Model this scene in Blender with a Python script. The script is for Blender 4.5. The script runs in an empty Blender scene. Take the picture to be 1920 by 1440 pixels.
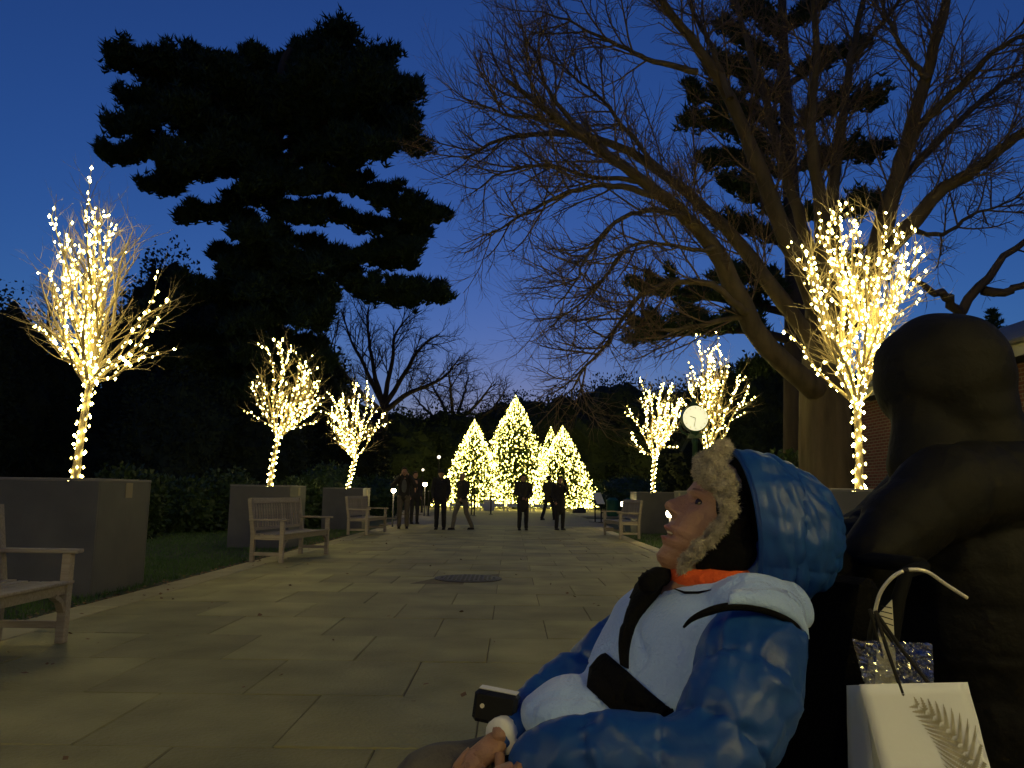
import bpy, bmesh, math, random
import numpy as np
from mathutils import Vector, Matrix, noise
from math import sin, cos, pi, sqrt, radians

SC = bpy.context.scene
COL = SC.collection
RNG = random.Random(11)

# ------------------------------------------------------------------ camera
F = 1450.0                       # focal length in photo pixels (1920 wide)
CAM = Vector((0.0, 0.0, 1.08))
PITCH = math.atan(205.0 / F)
ROLL = 0.0135
ROT = Matrix.Rotation(pi / 2 + PITCH, 3, 'X') @ Matrix.Rotation(ROLL, 3, 'Z')
cam_data = bpy.data.cameras.new('camera')
cam_obj = bpy.data.objects.new('camera', cam_data)
COL.objects.link(cam_obj)
cam_obj.matrix_world = Matrix.Translation(CAM) @ ROT.to_4x4()
cam_data.sensor_width = 36.0
cam_data.lens = 36.0 * F / 1920.0
cam_data.clip_start = 0.05
cam_data.clip_end = 2000.0
SC.camera = cam_obj

# ------------------------------------------------------------------ sky / world
world = bpy.data.worlds.new('World')
SC.world = world
world.use_nodes = True
_nt = world.node_tree
_bg = _nt.nodes['Background']
_sky = _nt.nodes.new('ShaderNodeTexSky')
_sky.sky_type = 'NISHITA'
_sky.sun_disc = False
_sky.sun_elevation = radians(-0.5)
_sky.sun_rotation = radians(0)
_sky.air_density = 1.0
_sky.dust_density = 0.2
_sky.ozone_density = 4.75
_nt.links.new(_sky.outputs[0], _bg.inputs[0])
_bg.inputs[1].default_value = 0.475

# what is left of the sun: almost nothing, very soft
sun_data = bpy.data.lights.new('sun', 'SUN')
sun_data.energy = 0.05
sun_data.angle = radians(70)
sun_data.color = (1.0, 0.93, 0.82)
sun_obj = bpy.data.objects.new('sun', sun_data)
COL.objects.link(sun_obj)
sun_obj.rotation_euler = Vector((-0.12, 1.0, -0.36)).to_track_quat('-Z', 'Y').to_euler()

SC.view_settings.view_transform = 'Standard'
SC.view_settings.look = 'None'
SC.view_settings.gamma = 1.0
SC.view_settings.exposure = 0.0
SC.view_settings.use_curve_mapping = False
SC.render.engine = 'CYCLES'
SC.cycles.use_denoising = True
SC.cycles.sample_clamp_indirect = 3.0
SC.cycles.max_bounces = 5
SC.cycles.diffuse_bounces = 2
SC.cycles.glossy_bounces = 2
SC.cycles.transparent_max_bounces = 12
SC.cycles.use_light_tree = True


def P(px, py, d):
    """world point at forward distance d (metres along +Y) seen at photo pixel px,py"""
    v = ROT @ Vector(((px - 960.0) / F, (720.0 - py) / F, -1.0))
    return CAM + v * (d / v.y)


def G(px, py, z=0.0):
    """ground point seen at photo pixel"""
    v = ROT @ Vector(((px - 960.0) / F, (720.0 - py) / F, -1.0))
    return CAM + v * ((z - CAM.z) / v.z)


# ------------------------------------------------------------------ materials
MATS = {}


def mat(name, col, rough=0.7, col2=None, scale=8.0, bump=0.0, bscale=40.0, metal=0.0, detail=4.0,
        obj_var=0.0, spec=0.4, emit=None, estr=0.0, stretch=(1, 1, 1), sheen=0.0, coat=0.0, alpha=1.0,
        trans=0.0, attr=None, attrcol=None, world=False):
    m = bpy.data.materials.new(name)
    m.use_nodes = True
    nt = m.node_tree
    b = nt.nodes['Principled BSDF']
    b.inputs['Roughness'].default_value = rough
    b.inputs['Metallic'].default_value = metal
    b.inputs['Specular IOR Level'].default_value = spec
    b.inputs['Base Color'].default_value = (*col, 1)
    if sheen:
        b.inputs['Sheen Weight'].default_value = sheen
        b.inputs['Sheen Roughness'].default_value = 0.5
    if coat:
        b.inputs['Coat Weight'].default_value = coat
    if trans:
        b.inputs['Transmission Weight'].default_value = trans
    if alpha < 1:
        b.inputs['Alpha'].default_value = alpha
    tc = nt.nodes.new('ShaderNodeTexCoord')
    mp = nt.nodes.new('ShaderNodeMapping')
    mp.inputs['Scale'].default_value = stretch
    if world:
        geo = nt.nodes.new('ShaderNodeNewGeometry')
        nt.links.new(geo.outputs['Position'], mp.inputs[0])
    else:
        nt.links.new(tc.outputs['Object'], mp.inputs[0])
    csock = None
    if col2 is not None:
        n = nt.nodes.new('ShaderNodeTexNoise')
        n.inputs['Scale'].default_value = scale
        n.inputs['Detail'].default_value = detail
        n.inputs['Roughness'].default_value = 0.475
        nt.links.new(mp.outputs[0], n.inputs['Vector'])
        r = nt.nodes.new('ShaderNodeValToRGB')
        r.color_ramp.elements[0].position = 0.3
        r.color_ramp.elements[1].position = 0.7
        r.color_ramp.elements[0].color = (*col, 1)
        r.color_ramp.elements[1].color = (*col2, 1)
        nt.links.new(n.outputs[0], r.inputs[0])
        csock = r.outputs[0]
    if obj_var:
        oi = nt.nodes.new('ShaderNodeObjectInfo')
        mr = nt.nodes.new('ShaderNodeMapRange')
        mr.inputs[3].default_value = 1 - obj_var
        mr.inputs[4].default_value = 1 + obj_var
        nt.links.new(oi.outputs['Random'], mr.inputs[0])
        mx = nt.nodes.new('ShaderNodeMix')
        mx.data_type = 'RGBA'
        mx.blend_type = 'MULTIPLY'
        mx.inputs[0].default_value = 1.0
        if csock:
            nt.links.new(csock, mx.inputs[6])
        else:
            mx.inputs[6].default_value = (*col, 1)
        nt.links.new(mr.outputs[0], mx.inputs[7])
        csock = mx.outputs[2]
    if attr:
        at = nt.nodes.new('ShaderNodeAttribute')
        at.attribute_name = attr
        mx = nt.nodes.new('ShaderNodeMix')
        mx.data_type = 'RGBA'
        nt.links.new(at.outputs['Fac'], mx.inputs[0])
        if csock:
            nt.links.new(csock, mx.inputs[6])
        else:
            mx.inputs[6].default_value = (*col, 1)
        mx.inputs[7].default_value = (*attrcol, 1)
        csock = mx.outputs[2]
    if csock:
        nt.links.new(csock, b.inputs['Base Color'])
    if bump:
        n2 = nt.nodes.new('ShaderNodeTexNoise')
        n2.inputs['Scale'].default_value = bscale
        n2.inputs['Detail'].default_value = 5
        nt.links.new(mp.outputs[0], n2.inputs['Vector'])
        bp = nt.nodes.new('ShaderNodeBump')
        bp.inputs['Strength'].default_value = bump
        bp.inputs['Distance'].default_value = 0.02
        nt.links.new(n2.outputs[0], bp.inputs['Height'])
        nt.links.new(bp.outputs[0], b.inputs['Normal'])
    if emit:
        b.inputs['Emission Color'].default_value = (*emit, 1)
        b.inputs['Emission Strength'].default_value = estr
    MATS[name] = m
    return m


WARM = (1.0, 0.76, 0.27)
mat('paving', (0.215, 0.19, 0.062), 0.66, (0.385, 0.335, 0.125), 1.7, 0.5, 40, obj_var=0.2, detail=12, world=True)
mat('border_stone', (0.34, 0.295, 0.13), 0.7, (0.46, 0.39, 0.19), 3.0, 0.4, 50, obj_var=0.12, detail=10, world=True)
mat('joint', (0.13, 0.105, 0.055), 0.95, (0.2, 0.16, 0.085), 20, 0.4, 80)
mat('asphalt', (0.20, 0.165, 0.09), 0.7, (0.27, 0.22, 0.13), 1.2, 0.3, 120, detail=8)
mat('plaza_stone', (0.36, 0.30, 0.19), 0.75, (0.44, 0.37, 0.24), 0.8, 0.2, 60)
mat('soil_lawn', (0.030, 0.046, 0.012), 0.95, (0.05, 0.06, 0.02), 1.5, 0.4, 30)
mat('grass', (0.05, 0.115, 0.016), 0.7, (0.09, 0.155, 0.03), 3.0)
mat('dry_leaf', (0.16, 0.085, 0.03), 0.8, (0.26, 0.15, 0.06), 9.0)
mat('teak', (0.30, 0.25, 0.175), 0.7, (0.42, 0.36, 0.27), 5.0, 0.35, 30, obj_var=0.16, stretch=(1, 12, 12))
mat('planter_metal', (0.10, 0.097, 0.085), 0.5, (0.14, 0.133, 0.115), 2.5, 0.06, 60, spec=0.35)
mat('planter_rim', (0.2, 0.185, 0.165), 0.5, (0.25, 0.23, 0.20), 4)
mat('plate', (0.33, 0.27, 0.15), 0.5)
mat('soil', (0.05, 0.035, 0.02), 0.95, (0.08, 0.055, 0.03), 12, 0.6, 30)
mat('pale_bark', (0.30, 0.235, 0.14), 0.85, (0.40, 0.32, 0.20), 12, 0.4, 40, stretch=(1, 1, 0.3))
mat('bulb', (0.9, 0.7, 0.3), 0.4, emit=(1.0, 0.83, 0.24), estr=38.0)
mat('tree_bulb', (0.9, 0.7, 0.3), 0.4, emit=(1.0, 0.86, 0.20), estr=12.0)
mat('wire', (0.05, 0.06, 0.02), 0.6)
mat('oak_bark', (0.06, 0.045, 0.026), 0.92, (0.13, 0.10, 0.058), 5.0, 1.0, 14, stretch=(1, 1, 0.16), detail=8)
mat('oak_twig', (0.115, 0.08, 0.052), 0.9, (0.155, 0.11, 0.07), 3.0)
mat('dark_bark', (0.045, 0.034, 0.024), 0.95, (0.07, 0.055, 0.04), 5.0, 0.5, 14, stretch=(1, 1, 0.2))
mat('far_twig', (0.035, 0.027, 0.024), 0.95, (0.06, 0.045, 0.04), 2.0)
mat('pine_needle', (0.016, 0.036, 0.012), 0.7, (0.035, 0.065, 0.022), 0.9, obj_var=0.1)
mat('yew_leaf', (0.009, 0.017, 0.006), 0.8, (0.018, 0.03, 0.010), 1.1, obj_var=0.2)
mat('shrub_leaf', (0.025, 0.05, 0.014), 0.5, (0.05, 0.085, 0.025), 2.5, obj_var=0.2)
mat('fir_needle', (0.07, 0.11, 0.02), 0.7, (0.11, 0.15, 0.03), 1.5)
mat('lamp_glass', (1, 0.9, 0.7), 0.3, emit=(1.0, 0.80, 0.45), estr=60.0)
mat('white_lamp', (1, 0.95, 0.85), 0.3, emit=(1.0, 0.86, 0.62), estr=2.2)
mat('clock_glass', (0.9, 0.88, 0.7), 0.3, emit=(1.0, 0.95, 0.58), estr=0.85)
mat('clock_green', (0.025, 0.07, 0.035), 0.4, (0.035, 0.09, 0.045), 8)
mat('black_metal', (0.018, 0.017, 0.016), 0.45, (0.03, 0.028, 0.026), 12)
mat('gold', (0.5, 0.36, 0.12), 0.35, metal=0.8)
mat('white_paint', (0.66, 0.64, 0.56), 0.6, (0.74, 0.72, 0.64), 6)
mat('green_paint', (0.02, 0.12, 0.05), 0.5, (0.03, 0.15, 0.06), 4)
mat('stone_dark', (0.06, 0.055, 0.045), 0.9, (0.10, 0.09, 0.07), 4, 0.6, 12)
mat('fascia', (0.62, 0.60, 0.44), 0.6, (0.68, 0.66, 0.5), 4)
mat('roof', (0.22, 0.22, 0.21), 0.85, (0.30, 0.30, 0.28), 9, 0.5, 30)
mat('manhole', (0.075, 0.065, 0.045), 0.55, (0.11, 0.095, 0.065), 15, 0.5, 80, metal=0.5)


def vary_glow(m, strength):
    """each bulb burns at its own level"""
    nt = m.node_tree
    at_ = nt.nodes.new('ShaderNodeAttribute')
    at_.attribute_name = 'glow'
    mu = nt.nodes.new('ShaderNodeMath')
    mu.operation = 'MULTIPLY'
    mu.inputs[1].default_value = strength
    nt.links.new(at_.outputs['Fac'], mu.inputs[0])
    nt.links.new(mu.outputs[0], nt.nodes['Principled BSDF'].inputs['Emission Strength'])


vary_glow(MATS['bulb'], 38.0)
vary_glow(MATS['tree_bulb'], 12.0)


def bulb_glow(o, seed):
    r_ = random.Random(seed)
    n = len(o.data.vertices)
    vals = []
    for i in range((n + 5) // 6):
        g = r_.choice((0.12, 0.35, 0.7, 1.0, 1.3, 1.6, 2.1)) * r_.uniform(0.8, 1.2)
        vals += [g] * 6
    at_ = o.data.attributes.new('glow', 'FLOAT', 'POINT')
    at_.data.foreach_set('value', vals[:n])
    return o


def brick_mat():
    m = mat('brick', (0.16, 0.05, 0.035), 0.9)
    nt = m.node_tree
    b = nt.nodes['Principled BSDF']
    t = nt.nodes.new('ShaderNodeTexBrick')
    t.inputs['Color1'].default_value = (0.17, 0.055, 0.04, 1)
    t.inputs['Color2'].default_value = (0.12, 0.04, 0.03, 1)
    t.inputs['Mortar'].default_value = (0.22, 0.18, 0.14, 1)
    t.inputs['Scale'].default_value = 1.0
    t.inputs['Brick Width'].default_value = 0.22
    t.inputs['Row Height'].default_value = 0.075
    t.inputs['Mortar Size'].default_value = 0.01
    tc = nt.nodes.new('ShaderNodeTexCoord')
    sx = nt.nodes.new('ShaderNodeSeparateXYZ')
    cx = nt.nodes.new('ShaderNodeCombineXYZ')
    ad = nt.nodes.new('ShaderNodeMath')
    nt.links.new(tc.outputs['Object'], sx.inputs[0])
    nt.links.new(sx.outputs[0], ad.inputs[0])
    nt.links.new(sx.outputs[1], ad.inputs[1])
    nt.links.new(ad.outputs[0], cx.inputs[0])
    nt.links.new(sx.outputs[2], cx.inputs[1])
    nt.links.new(cx.outputs[0], t.inputs['Vector'])
    nt.links.new(t.outputs[0], b.inputs['Base Color'])


brick_mat()


# ------------------------------------------------------------------ mesh builder
class MB:
    def __init__(self):
        self.v = []
        self.f = []

    def quad(self, a, b, c, d):
        n = len(self.v)
        self.v += [a, b, c, d]
        self.f.append((n, n + 1, n + 2, n + 3))

    def tri(self, a, b, c):
        n = len(self.v)
        self.v += [a, b, c]
        self.f.append((n, n + 1, n + 2))

    def box(self, x0, x1, y0, y1, z0, z1, bev=0.0, M=None):
        n = len(self.v)
        if bev <= 0:
            vs = [(x, y, z) for z in (z0, z1) for y in (y0, y1) for x in (x0, x1)]
            fs = [(0, 2, 3, 1), (4, 5, 7, 6), (0, 1, 5, 4), (2, 6, 7, 3), (0, 4, 6, 2), (1, 3, 7, 5)]
        else:
            bm = bmesh.new()
            bmesh.ops.create_cube(bm, size=1.0)
            for q in bm.verts:
                q.co = ((x0 + x1) / 2 + q.co.x * (x1 - x0), (y0 + y1) / 2 + q.co.y * (y1 - y0),
                        (z0 + z1) / 2 + q.co.z * (z1 - z0))
            bmesh.ops.bevel(bm, geom=bm.edges[:], offset=bev, segments=1, affect='EDGES')
            bm.verts.index_update()
            vs = [tuple(q.co) for q in bm.verts]
            fs = [tuple(q.index for q in g.verts) for g in bm.faces]
            bm.free()
        if M is not None:
            vs = [tuple(M @ Vector(q)) for q in vs]
        self.v += vs
        self.f += [tuple(i + n for i in g) for g in fs]
        return self

    def beam(self, a, b, w, h, up=Vector((0, 0, 1)), bev=0.0):
        """box from a to b, w wide (sideways), h high"""
        a = Vector(a)
        b = Vector(b)
        d = (b - a)
        L = d.length
        d.normalize()
        s = d.cross(up)
        if s.length < 1e-4:
            s = d.cross(Vector((0, 1, 0)))
        s.normalize()
        u = s.cross(d)
        M = Matrix((( s.x, d.x, u.x, a.x), (s.y, d.y, u.y, a.y), (s.z, d.z, u.z, a.z), (0, 0, 0, 1)))
        return self.box(-w / 2, w / 2, 0, L, -h / 2, h / 2, bev, M)

    def tube(self, pts, rad, n=6, cap=True, flat=None):
        """swept tube; rad list of radii; flat=(fx) squashes second axis"""
        pts = [Vector(p) for p in pts]
        k = len(pts)
        if not hasattr(rad, '__len__'):
            rad = [rad] * k
        t0 = (pts[1] - pts[0]).normalized()
        a = t0.orthogonal().normalized()
        base = len(self.v)
        cs = [(cos(2 * pi * i / n), sin(2 * pi * i / n)) for i in range(n)]
        for i in range(k):
            t = pts[min(i + 1, k - 1)] - pts[max(i - 1, 0)]
            if t.length < 1e-9:
                t = t0.copy()
            t.normalize()
            a = a - t * a.dot(t)
            if a.length < 1e-6:
                a = t.orthogonal()
            a.normalize()
            b = t.cross(a)
            r = rad[i]
            p = pts[i]
            ax, ay, az = a.x * r, a.y * r, a.z * r
            bx, by, bz = b.x * r, b.y * r, b.z * r
            for c, s in cs:
                self.v.append((p.x + ax * c + bx * s, p.y + ay * c + by * s, p.z + az * c + bz * s))
        for i in range(k - 1):
            o = base + i * n
            for j in range(n):
                j2 = (j + 1) % n
                self.f.append((o + j, o + j2, o + n + j2, o + n + j))
        if cap:
            self.f.append(tuple(base + j for j in reversed(range(n))))
            self.f.append(tuple(base + (k - 1) * n + j for j in range(n)))
        return self

    def lathe(self, prof, n=16, origin=(0, 0, 0), M=None):
        base = len(self.v)
        o = Vector(origin)
        for r, z in prof:
            for j in range(n):
                p = Vector((r * cos(2 * pi * j / n), r * sin(2 * pi * j / n), z))
                if M is not None:
                    p = M @ p
                self.v.append(tuple(p + o))
        for i in range(len(prof) - 1):
            for j in range(n):
                j2 = (j + 1) % n
                self.f.append((base + i * n + j, base + i * n + j2, base + (i + 1) * n + j2, base + (i + 1) * n + j))
        self.f.append(tuple(base + j for j in reversed(range(n))))
        self.f.append(tuple(base + (len(prof) - 1) * n + j for j in range(n)))
        return self

    def octa(self, c, r, h=None):
        h = h or r
        n = len(self.v)
        x, y, z = c
        self.v += [(x + r, y, z), (x, y + r, z), (x - r, y, z), (x, y - r, z), (x, y, z + h), (x, y, z - h)]
        for i in range(4):
            j = (i + 1) % 4
            self.f += [(n + i, n + j, n + 4), (n + j, n + i, n + 5)]

    def ball(self, c, rx, ry=None, rz=None, nu=16, nv=10, M=None):
        ry = ry or rx
        rz = rz or rx
        base = len(self.v)
        c = Vector(c)
        for i in range(nv + 1):
            th = pi * i / nv
            for j in range(nu):
                ph = 2 * pi * j / nu
                p = Vector((rx * sin(th) * cos(ph), ry * sin(th) * sin(ph), -rz * cos(th)))
                if M is not None:
                    p = M @ p
                self.v.append(tuple(c + p))
        for i in range(nv):
            for j in range(nu):
                j2 = (j + 1) % nu
                self.f.append((base + i * nu + j, base + i * nu + j2, base + (i + 1) * nu + j2, base + (i + 1) * nu + j))
        return self

    def grid(self, rows, closed_u=False, closed_v=False):
        """rows: list of lists of points"""
        base = len(self.v)
        nr = len(rows)
        nc = len(rows[0])
        for r in rows:
            for p in r:
                self.v.append(tuple(p))
        for i in range(nr if closed_v else nr - 1):
            i2 = (i + 1) % nr
            for j in range(nc if closed_u else nc - 1):
                j2 = (j + 1) % nc
                self.f.append((base + i * nc + j, base + i * nc + j2, base + i2 * nc + j2, base + i2 * nc + j))
        return self

    def mesh(self, name, smooth=False):
        me = bpy.data.meshes.new(name)
        me.from_pydata([tuple(p) for p in self.v], [], self.f)
        me.validate()
        if smooth:
            me.polygons.foreach_set('use_smooth', [True] * len(me.polygons))
        me.update()
        return me

    def build(self, name, m, parent=None, smooth=False, **tags):
        me = self.mesh(name, smooth)
        me.materials.append(MATS[m])
        o = bpy.data.objects.new(name, me)
        COL.objects.link(o)
        if parent is not None:
            o.parent = parent
        for k, v in tags.items():
            o[k] = v
        return o


def thing(name, label, cat, loc=(0, 0, 0), rz=0.0, group=None):
    o = bpy.data.objects.new(name, None)
    COL.objects.link(o)
    o.empty_display_size = 0.2
    o.location = loc
    o.rotation_euler = (0, 0, rz)
    o['label'] = label
    o['category'] = cat
    if group:
        o['group'] = group
    return o


def tag(o, label, cat, group=None):
    o['label'] = label
    o['category'] = cat
    if group:
        o['group'] = group
    return o


def dup(root, loc, rz, label):
    r = root.copy()
    COL.objects.link(r)
    r.location = loc
    r.rotation_euler = (0, 0, rz)
    r['label'] = label
    for ch in list(root.children):
        c = ch.copy()
        COL.objects.link(c)
        c.parent = r
        for g in list(ch.children):
            d = g.copy()
            COL.objects.link(d)
            d.parent = c
    return r


def rnd(a, b):
    return RNG.uniform(a, b)


# ------------------------------------------------------------------ ground
lawn = MB()
lawn.quad((-400, -150, -0.06), (400, -150, -0.06), (400, 600, -0.06), (-400, 600, -0.06))
lawn.build('lawn_ground', 'soil_lawn', kind='structure')

XL, XR = -3.95, 3.05            # path edges
ROW = 0.857
path = MB()
path.box(XL, XR, -6, 26.1, -0.30, -0.009)
path_o = path.build('path', 'joint', kind='structure')
# paving slabs, running bond, one object each
pav_meshes = {}


def paver_mesh(w, l):
    key = (round(w, 3), round(l, 3))
    if key not in pav_meshes:
        b = MB()
        b.box(-w / 2 + 0.0035, w / 2 - 0.0035, -l / 2 + 0.0035, l / 2 - 0.0035, -0.05, 0.0, 0.004)
        me = b.mesh('paver')
        me.materials.append(MATS['paving'])
        pav_meshes[key] = me
    return pav_meshes[key]


pr = random.Random(5)
X0, X1 = XL + 0.36, XR - 0.30
y = 3.47 - ROW * 3
k = 0
npav = 0
cells = []
while y < 25.9:
    x = X0
    first = True
    off = -0.14 if k % 2 == 1 else -0.56       # joint phase read off the photograph
    j = X0 + ((off - X0) % ROW)
    edges = [X0]
    while j < X1 - 0.12:
        if j > X0 + 0.12:
            edges.append(j)
        j += ROW
    edges.append(X1)
    for a, b2 in zip(edges[:-1], edges[1:]):
        cells.append((a, b2, y, y + ROW))
    y += ROW
    k += 1
# two slabs give way to the manhole cover
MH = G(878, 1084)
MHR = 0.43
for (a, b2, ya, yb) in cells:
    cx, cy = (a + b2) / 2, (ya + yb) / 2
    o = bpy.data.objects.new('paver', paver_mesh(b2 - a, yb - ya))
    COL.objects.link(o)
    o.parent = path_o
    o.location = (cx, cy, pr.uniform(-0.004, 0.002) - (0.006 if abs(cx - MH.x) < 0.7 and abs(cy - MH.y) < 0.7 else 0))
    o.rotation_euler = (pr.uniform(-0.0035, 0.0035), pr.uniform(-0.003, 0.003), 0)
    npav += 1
# lighter border stones along both edges
bm_ = {}
for side, (xa, xb) in enumerate(((XL, X0), (X1, XR))):
    yy = 0.9
    while yy < 26:
        L = pr.choice((1.1, 1.25, 0.95))
        key = (side, L)
        if key not in bm_:
            b = MB()
            b.box(-(xb - xa) / 2 + 0.005, (xb - xa) / 2 - 0.005, -L / 2 + 0.005, L / 2 - 0.005, -0.06, 0.0, 0.006)
            bm_[key] = b.mesh('border_stone')
            bm_[key].materials.append(MATS['border_stone'])
        o = bpy.data.objects.new('border_stone', bm_[key])
        COL.objects.link(o)
        o.parent = path_o
        o.location = ((xa + xb) / 2, yy + L / 2, pr.uniform(-0.002, 0.006))
        o.rotation_euler = (0, pr.uniform(-0.006, 0.006), pr.uniform(-0.004, 0.004))
        yy += L
# walk of rolled stone that carries on to the trees
walk = MB()
walk.box(XL - 0.4, XR + 0.4, 26.1, 44, -0.3, -0.006)
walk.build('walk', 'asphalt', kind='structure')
plaza = MB()
plaza.lathe([(15.5, -0.3), (15.5, -0.008)], 72, (0, 54, 0))
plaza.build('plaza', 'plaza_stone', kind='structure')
side = MB()
side.box(-22, XL - 0.42, 33.0, 37.5, -0.3, -0.012)
side.box(XR + 0.42, 22, 31.0, 35.0, -0.3, -0.012)
side.build('cross_path', 'plaza_stone', kind='structure')

# manhole cover in the paving
mh = thing('manhole_cover', 'round dark iron manhole cover set in the paving', 'manhole cover', (MH.x, MH.y, 0))
b = MB()
b.lathe([(MHR, -0.03), (MHR, 0.003), (MHR - 0.035, 0.004)], 48)
b.build('frame', 'manhole', mh)
b = MB()
b.lathe([(MHR - 0.045, -0.03), (MHR - 0.045, 0.007), (MHR - 0.05, 0.009)], 48)
for i in range(-6, 7):
    for j in range(-6, 7):
        x, y = i * 0.055, j * 0.055
        if x * x + y * y < 0.34 ** 2:
            b.box(x - 0.016, x + 0.016, y - 0.016, y + 0.016, 0.008, 0.014)
b.build('lid', 'manhole', mh)


# grass blades in the beds that the camera sees
def grass(x0, x1, y0, y1, n, name, seed):
    r = random.Random(seed)
    b = MB()
    for i in range(n):
        x = r.uniform(x0, x1)
        y = r.uniform(y0, y1)
        h = r.uniform(0.025, 0.07)
        a = r.uniform(0, 2 * pi)
        w = r.uniform(0.004, 0.009)
        dx, dy = cos(a) * w, sin(a) * w
        lx, ly = r.uniform(-0.03, 0.03), r.uniform(-0.03, 0.03)
        b.tri((x - dx, y - dy, -0.062), (x + dx, y + dy, -0.062), (x + lx, y + ly, -0.062 + h))
    return b.build(name, 'grass', kind='stuff')


grass(-9.5, XL - 0.28, 6.5, 13, 26000, 'grass', 1)
grass(-11, XL - 0.28, 13, 24, 24000, 'grass', 2)
grass(XR + 0.05, 6.5, 13, 24, 12000, 'grass', 3)
# fallen leaves gathered along the left edge
r = random.Random(8)
b = MB()
for i in range(1500):
    y = r.uniform(4.0, 20)
    x = XL - abs(r.gauss(0.0, 0.16)) - 0.01
    s = r.uniform(0.012, 0.035)
    a = r.uniform(0, 2 * pi)
    t = r.uniform(-0.3, 0.3)
    z = -0.052 + r.uniform(0, 0.012)
    c, sn = cos(a) * s, sin(a) * s
    b.quad((x - c, y - sn, z), (x + sn * 0.6, y - c * 0.6, z + s * t), (x + c, y + sn, z + 0.004), (x - sn * 0.6, y + c * 0.6, z - s * t + 0.006))
for i in range(260):
    y = r.uniform(2.5, 20)
    x = r.uniform(XL, XR) if r.random() < 0.5 else XL + abs(r.gauss(0, 0.7))
    s = r.uniform(0.010, 0.026)
    a = r.uniform(0, 2 * pi)
    t = r.uniform(-0.4, 0.4)
    z = 0.006
    c, sn = cos(a) * s, sin(a) * s
    b.quad((x - c, y - sn, z), (x + sn * 0.6, y - c * 0.6, z + s * t), (x + c, y + sn, z + 0.004), (x - sn * 0.6, y + c * 0.6, z - s * t + 0.006))
b.build('fallen_leaves', 'dry_leaf', kind='stuff')


# ------------------------------------------------------------------ planters
PH = 1.18
PW = 1.2


def make_planter(x, y, label):
    t = thing('planter', label, 'planter', (x, y, -0.06), 0, 'square planters along the path')
    h = PH + 0.06
    w = PW / 2
    for nm, args in (('panel', (-w, w, -w, -w + 0.03, 0, h - 0.03)), ('panel', (-w, w, w - 0.03, w, 0, h - 0.03)),
                     ('panel', (-w, -w + 0.03, -w + 0.032, w - 0.032, 0, h - 0.03)), ('panel', (w - 0.03, w, -w + 0.032, w - 0.032, 0, h - 0.03))):
        b = MB()
        b.box(*args, bev=0.003)
        b.build(nm, 'planter_metal', t)
    b = MB()
    g = 0.004
    b.box(-w - g, w + g, -w - g, -w + 0.06, h - 0.028, h, 0.004)
    b.box(-w - g, w + g, w - 0.06, w + g, h - 0.028, h, 0.004)
    b.box(-w - g, -w + 0.06, -w + 0.062, w - 0.062, h - 0.028, h, 0.004)
    b.box(w - 0.06, w + g, -w + 0.062, w - 0.062, h - 0.028, h, 0.004)
    b.build('rim', 'planter_rim', t)
    b = MB()
    n = 14
    rows = []
    for i in range(n + 1):
        rows.append([(-w + 0.035 + (2 * w - 0.07) * j / n, -w + 0.035 + (2 * w - 0.07) * i / n,
                      h - 0.05 + 0.02 * noise.noise((i * 0.7, j * 0.7, x))) for j in range(n + 1)])
    b.grid(rows)
    b.build('soil', 'soil', t)
    b = MB()
    sx = 1 if x < 0 else -1
    xa, xb = sorted((sx * (w + 0.001), sx * (w + 0.005)))
    b.box(xa, xb, -0.02, 0.14, h - 0.21, h - 0.04)
    b.build('plate', 'plate', t)
    return t


PLX = -5.0
planters = [
    (PLX, 8.95, 'grey square planter holding the tallest light-wrapped tree'),
    (PLX, 16.2, 'grey square planter behind the garden bench with the full slatted back'),
    (PLX, 23.9, 'grey square planter with a bright side beside the man with raised elbows'),
    (4.0, 8.95, 'pale lit planter between the blue hood and the dark coat'),
    (4.12, 16.2, 'planter mostly hidden behind the face of the man in the blue hood'),
    (4.36, 23.9, 'grey planter behind the bench beside the clock post'),
    (3.4, -1.7, 'grey planter of the unseen added fill-light tree on the brick building side'),  # out of view, carries a tree added for foreground light
    (-5.2, -3.4, 'grey planter of the unseen added fill-light tree past the end of the bench row'),  # out of view, carries the second tree added for its light
]
for x, y, l in planters:
    make_planter(x, y, l)


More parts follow.
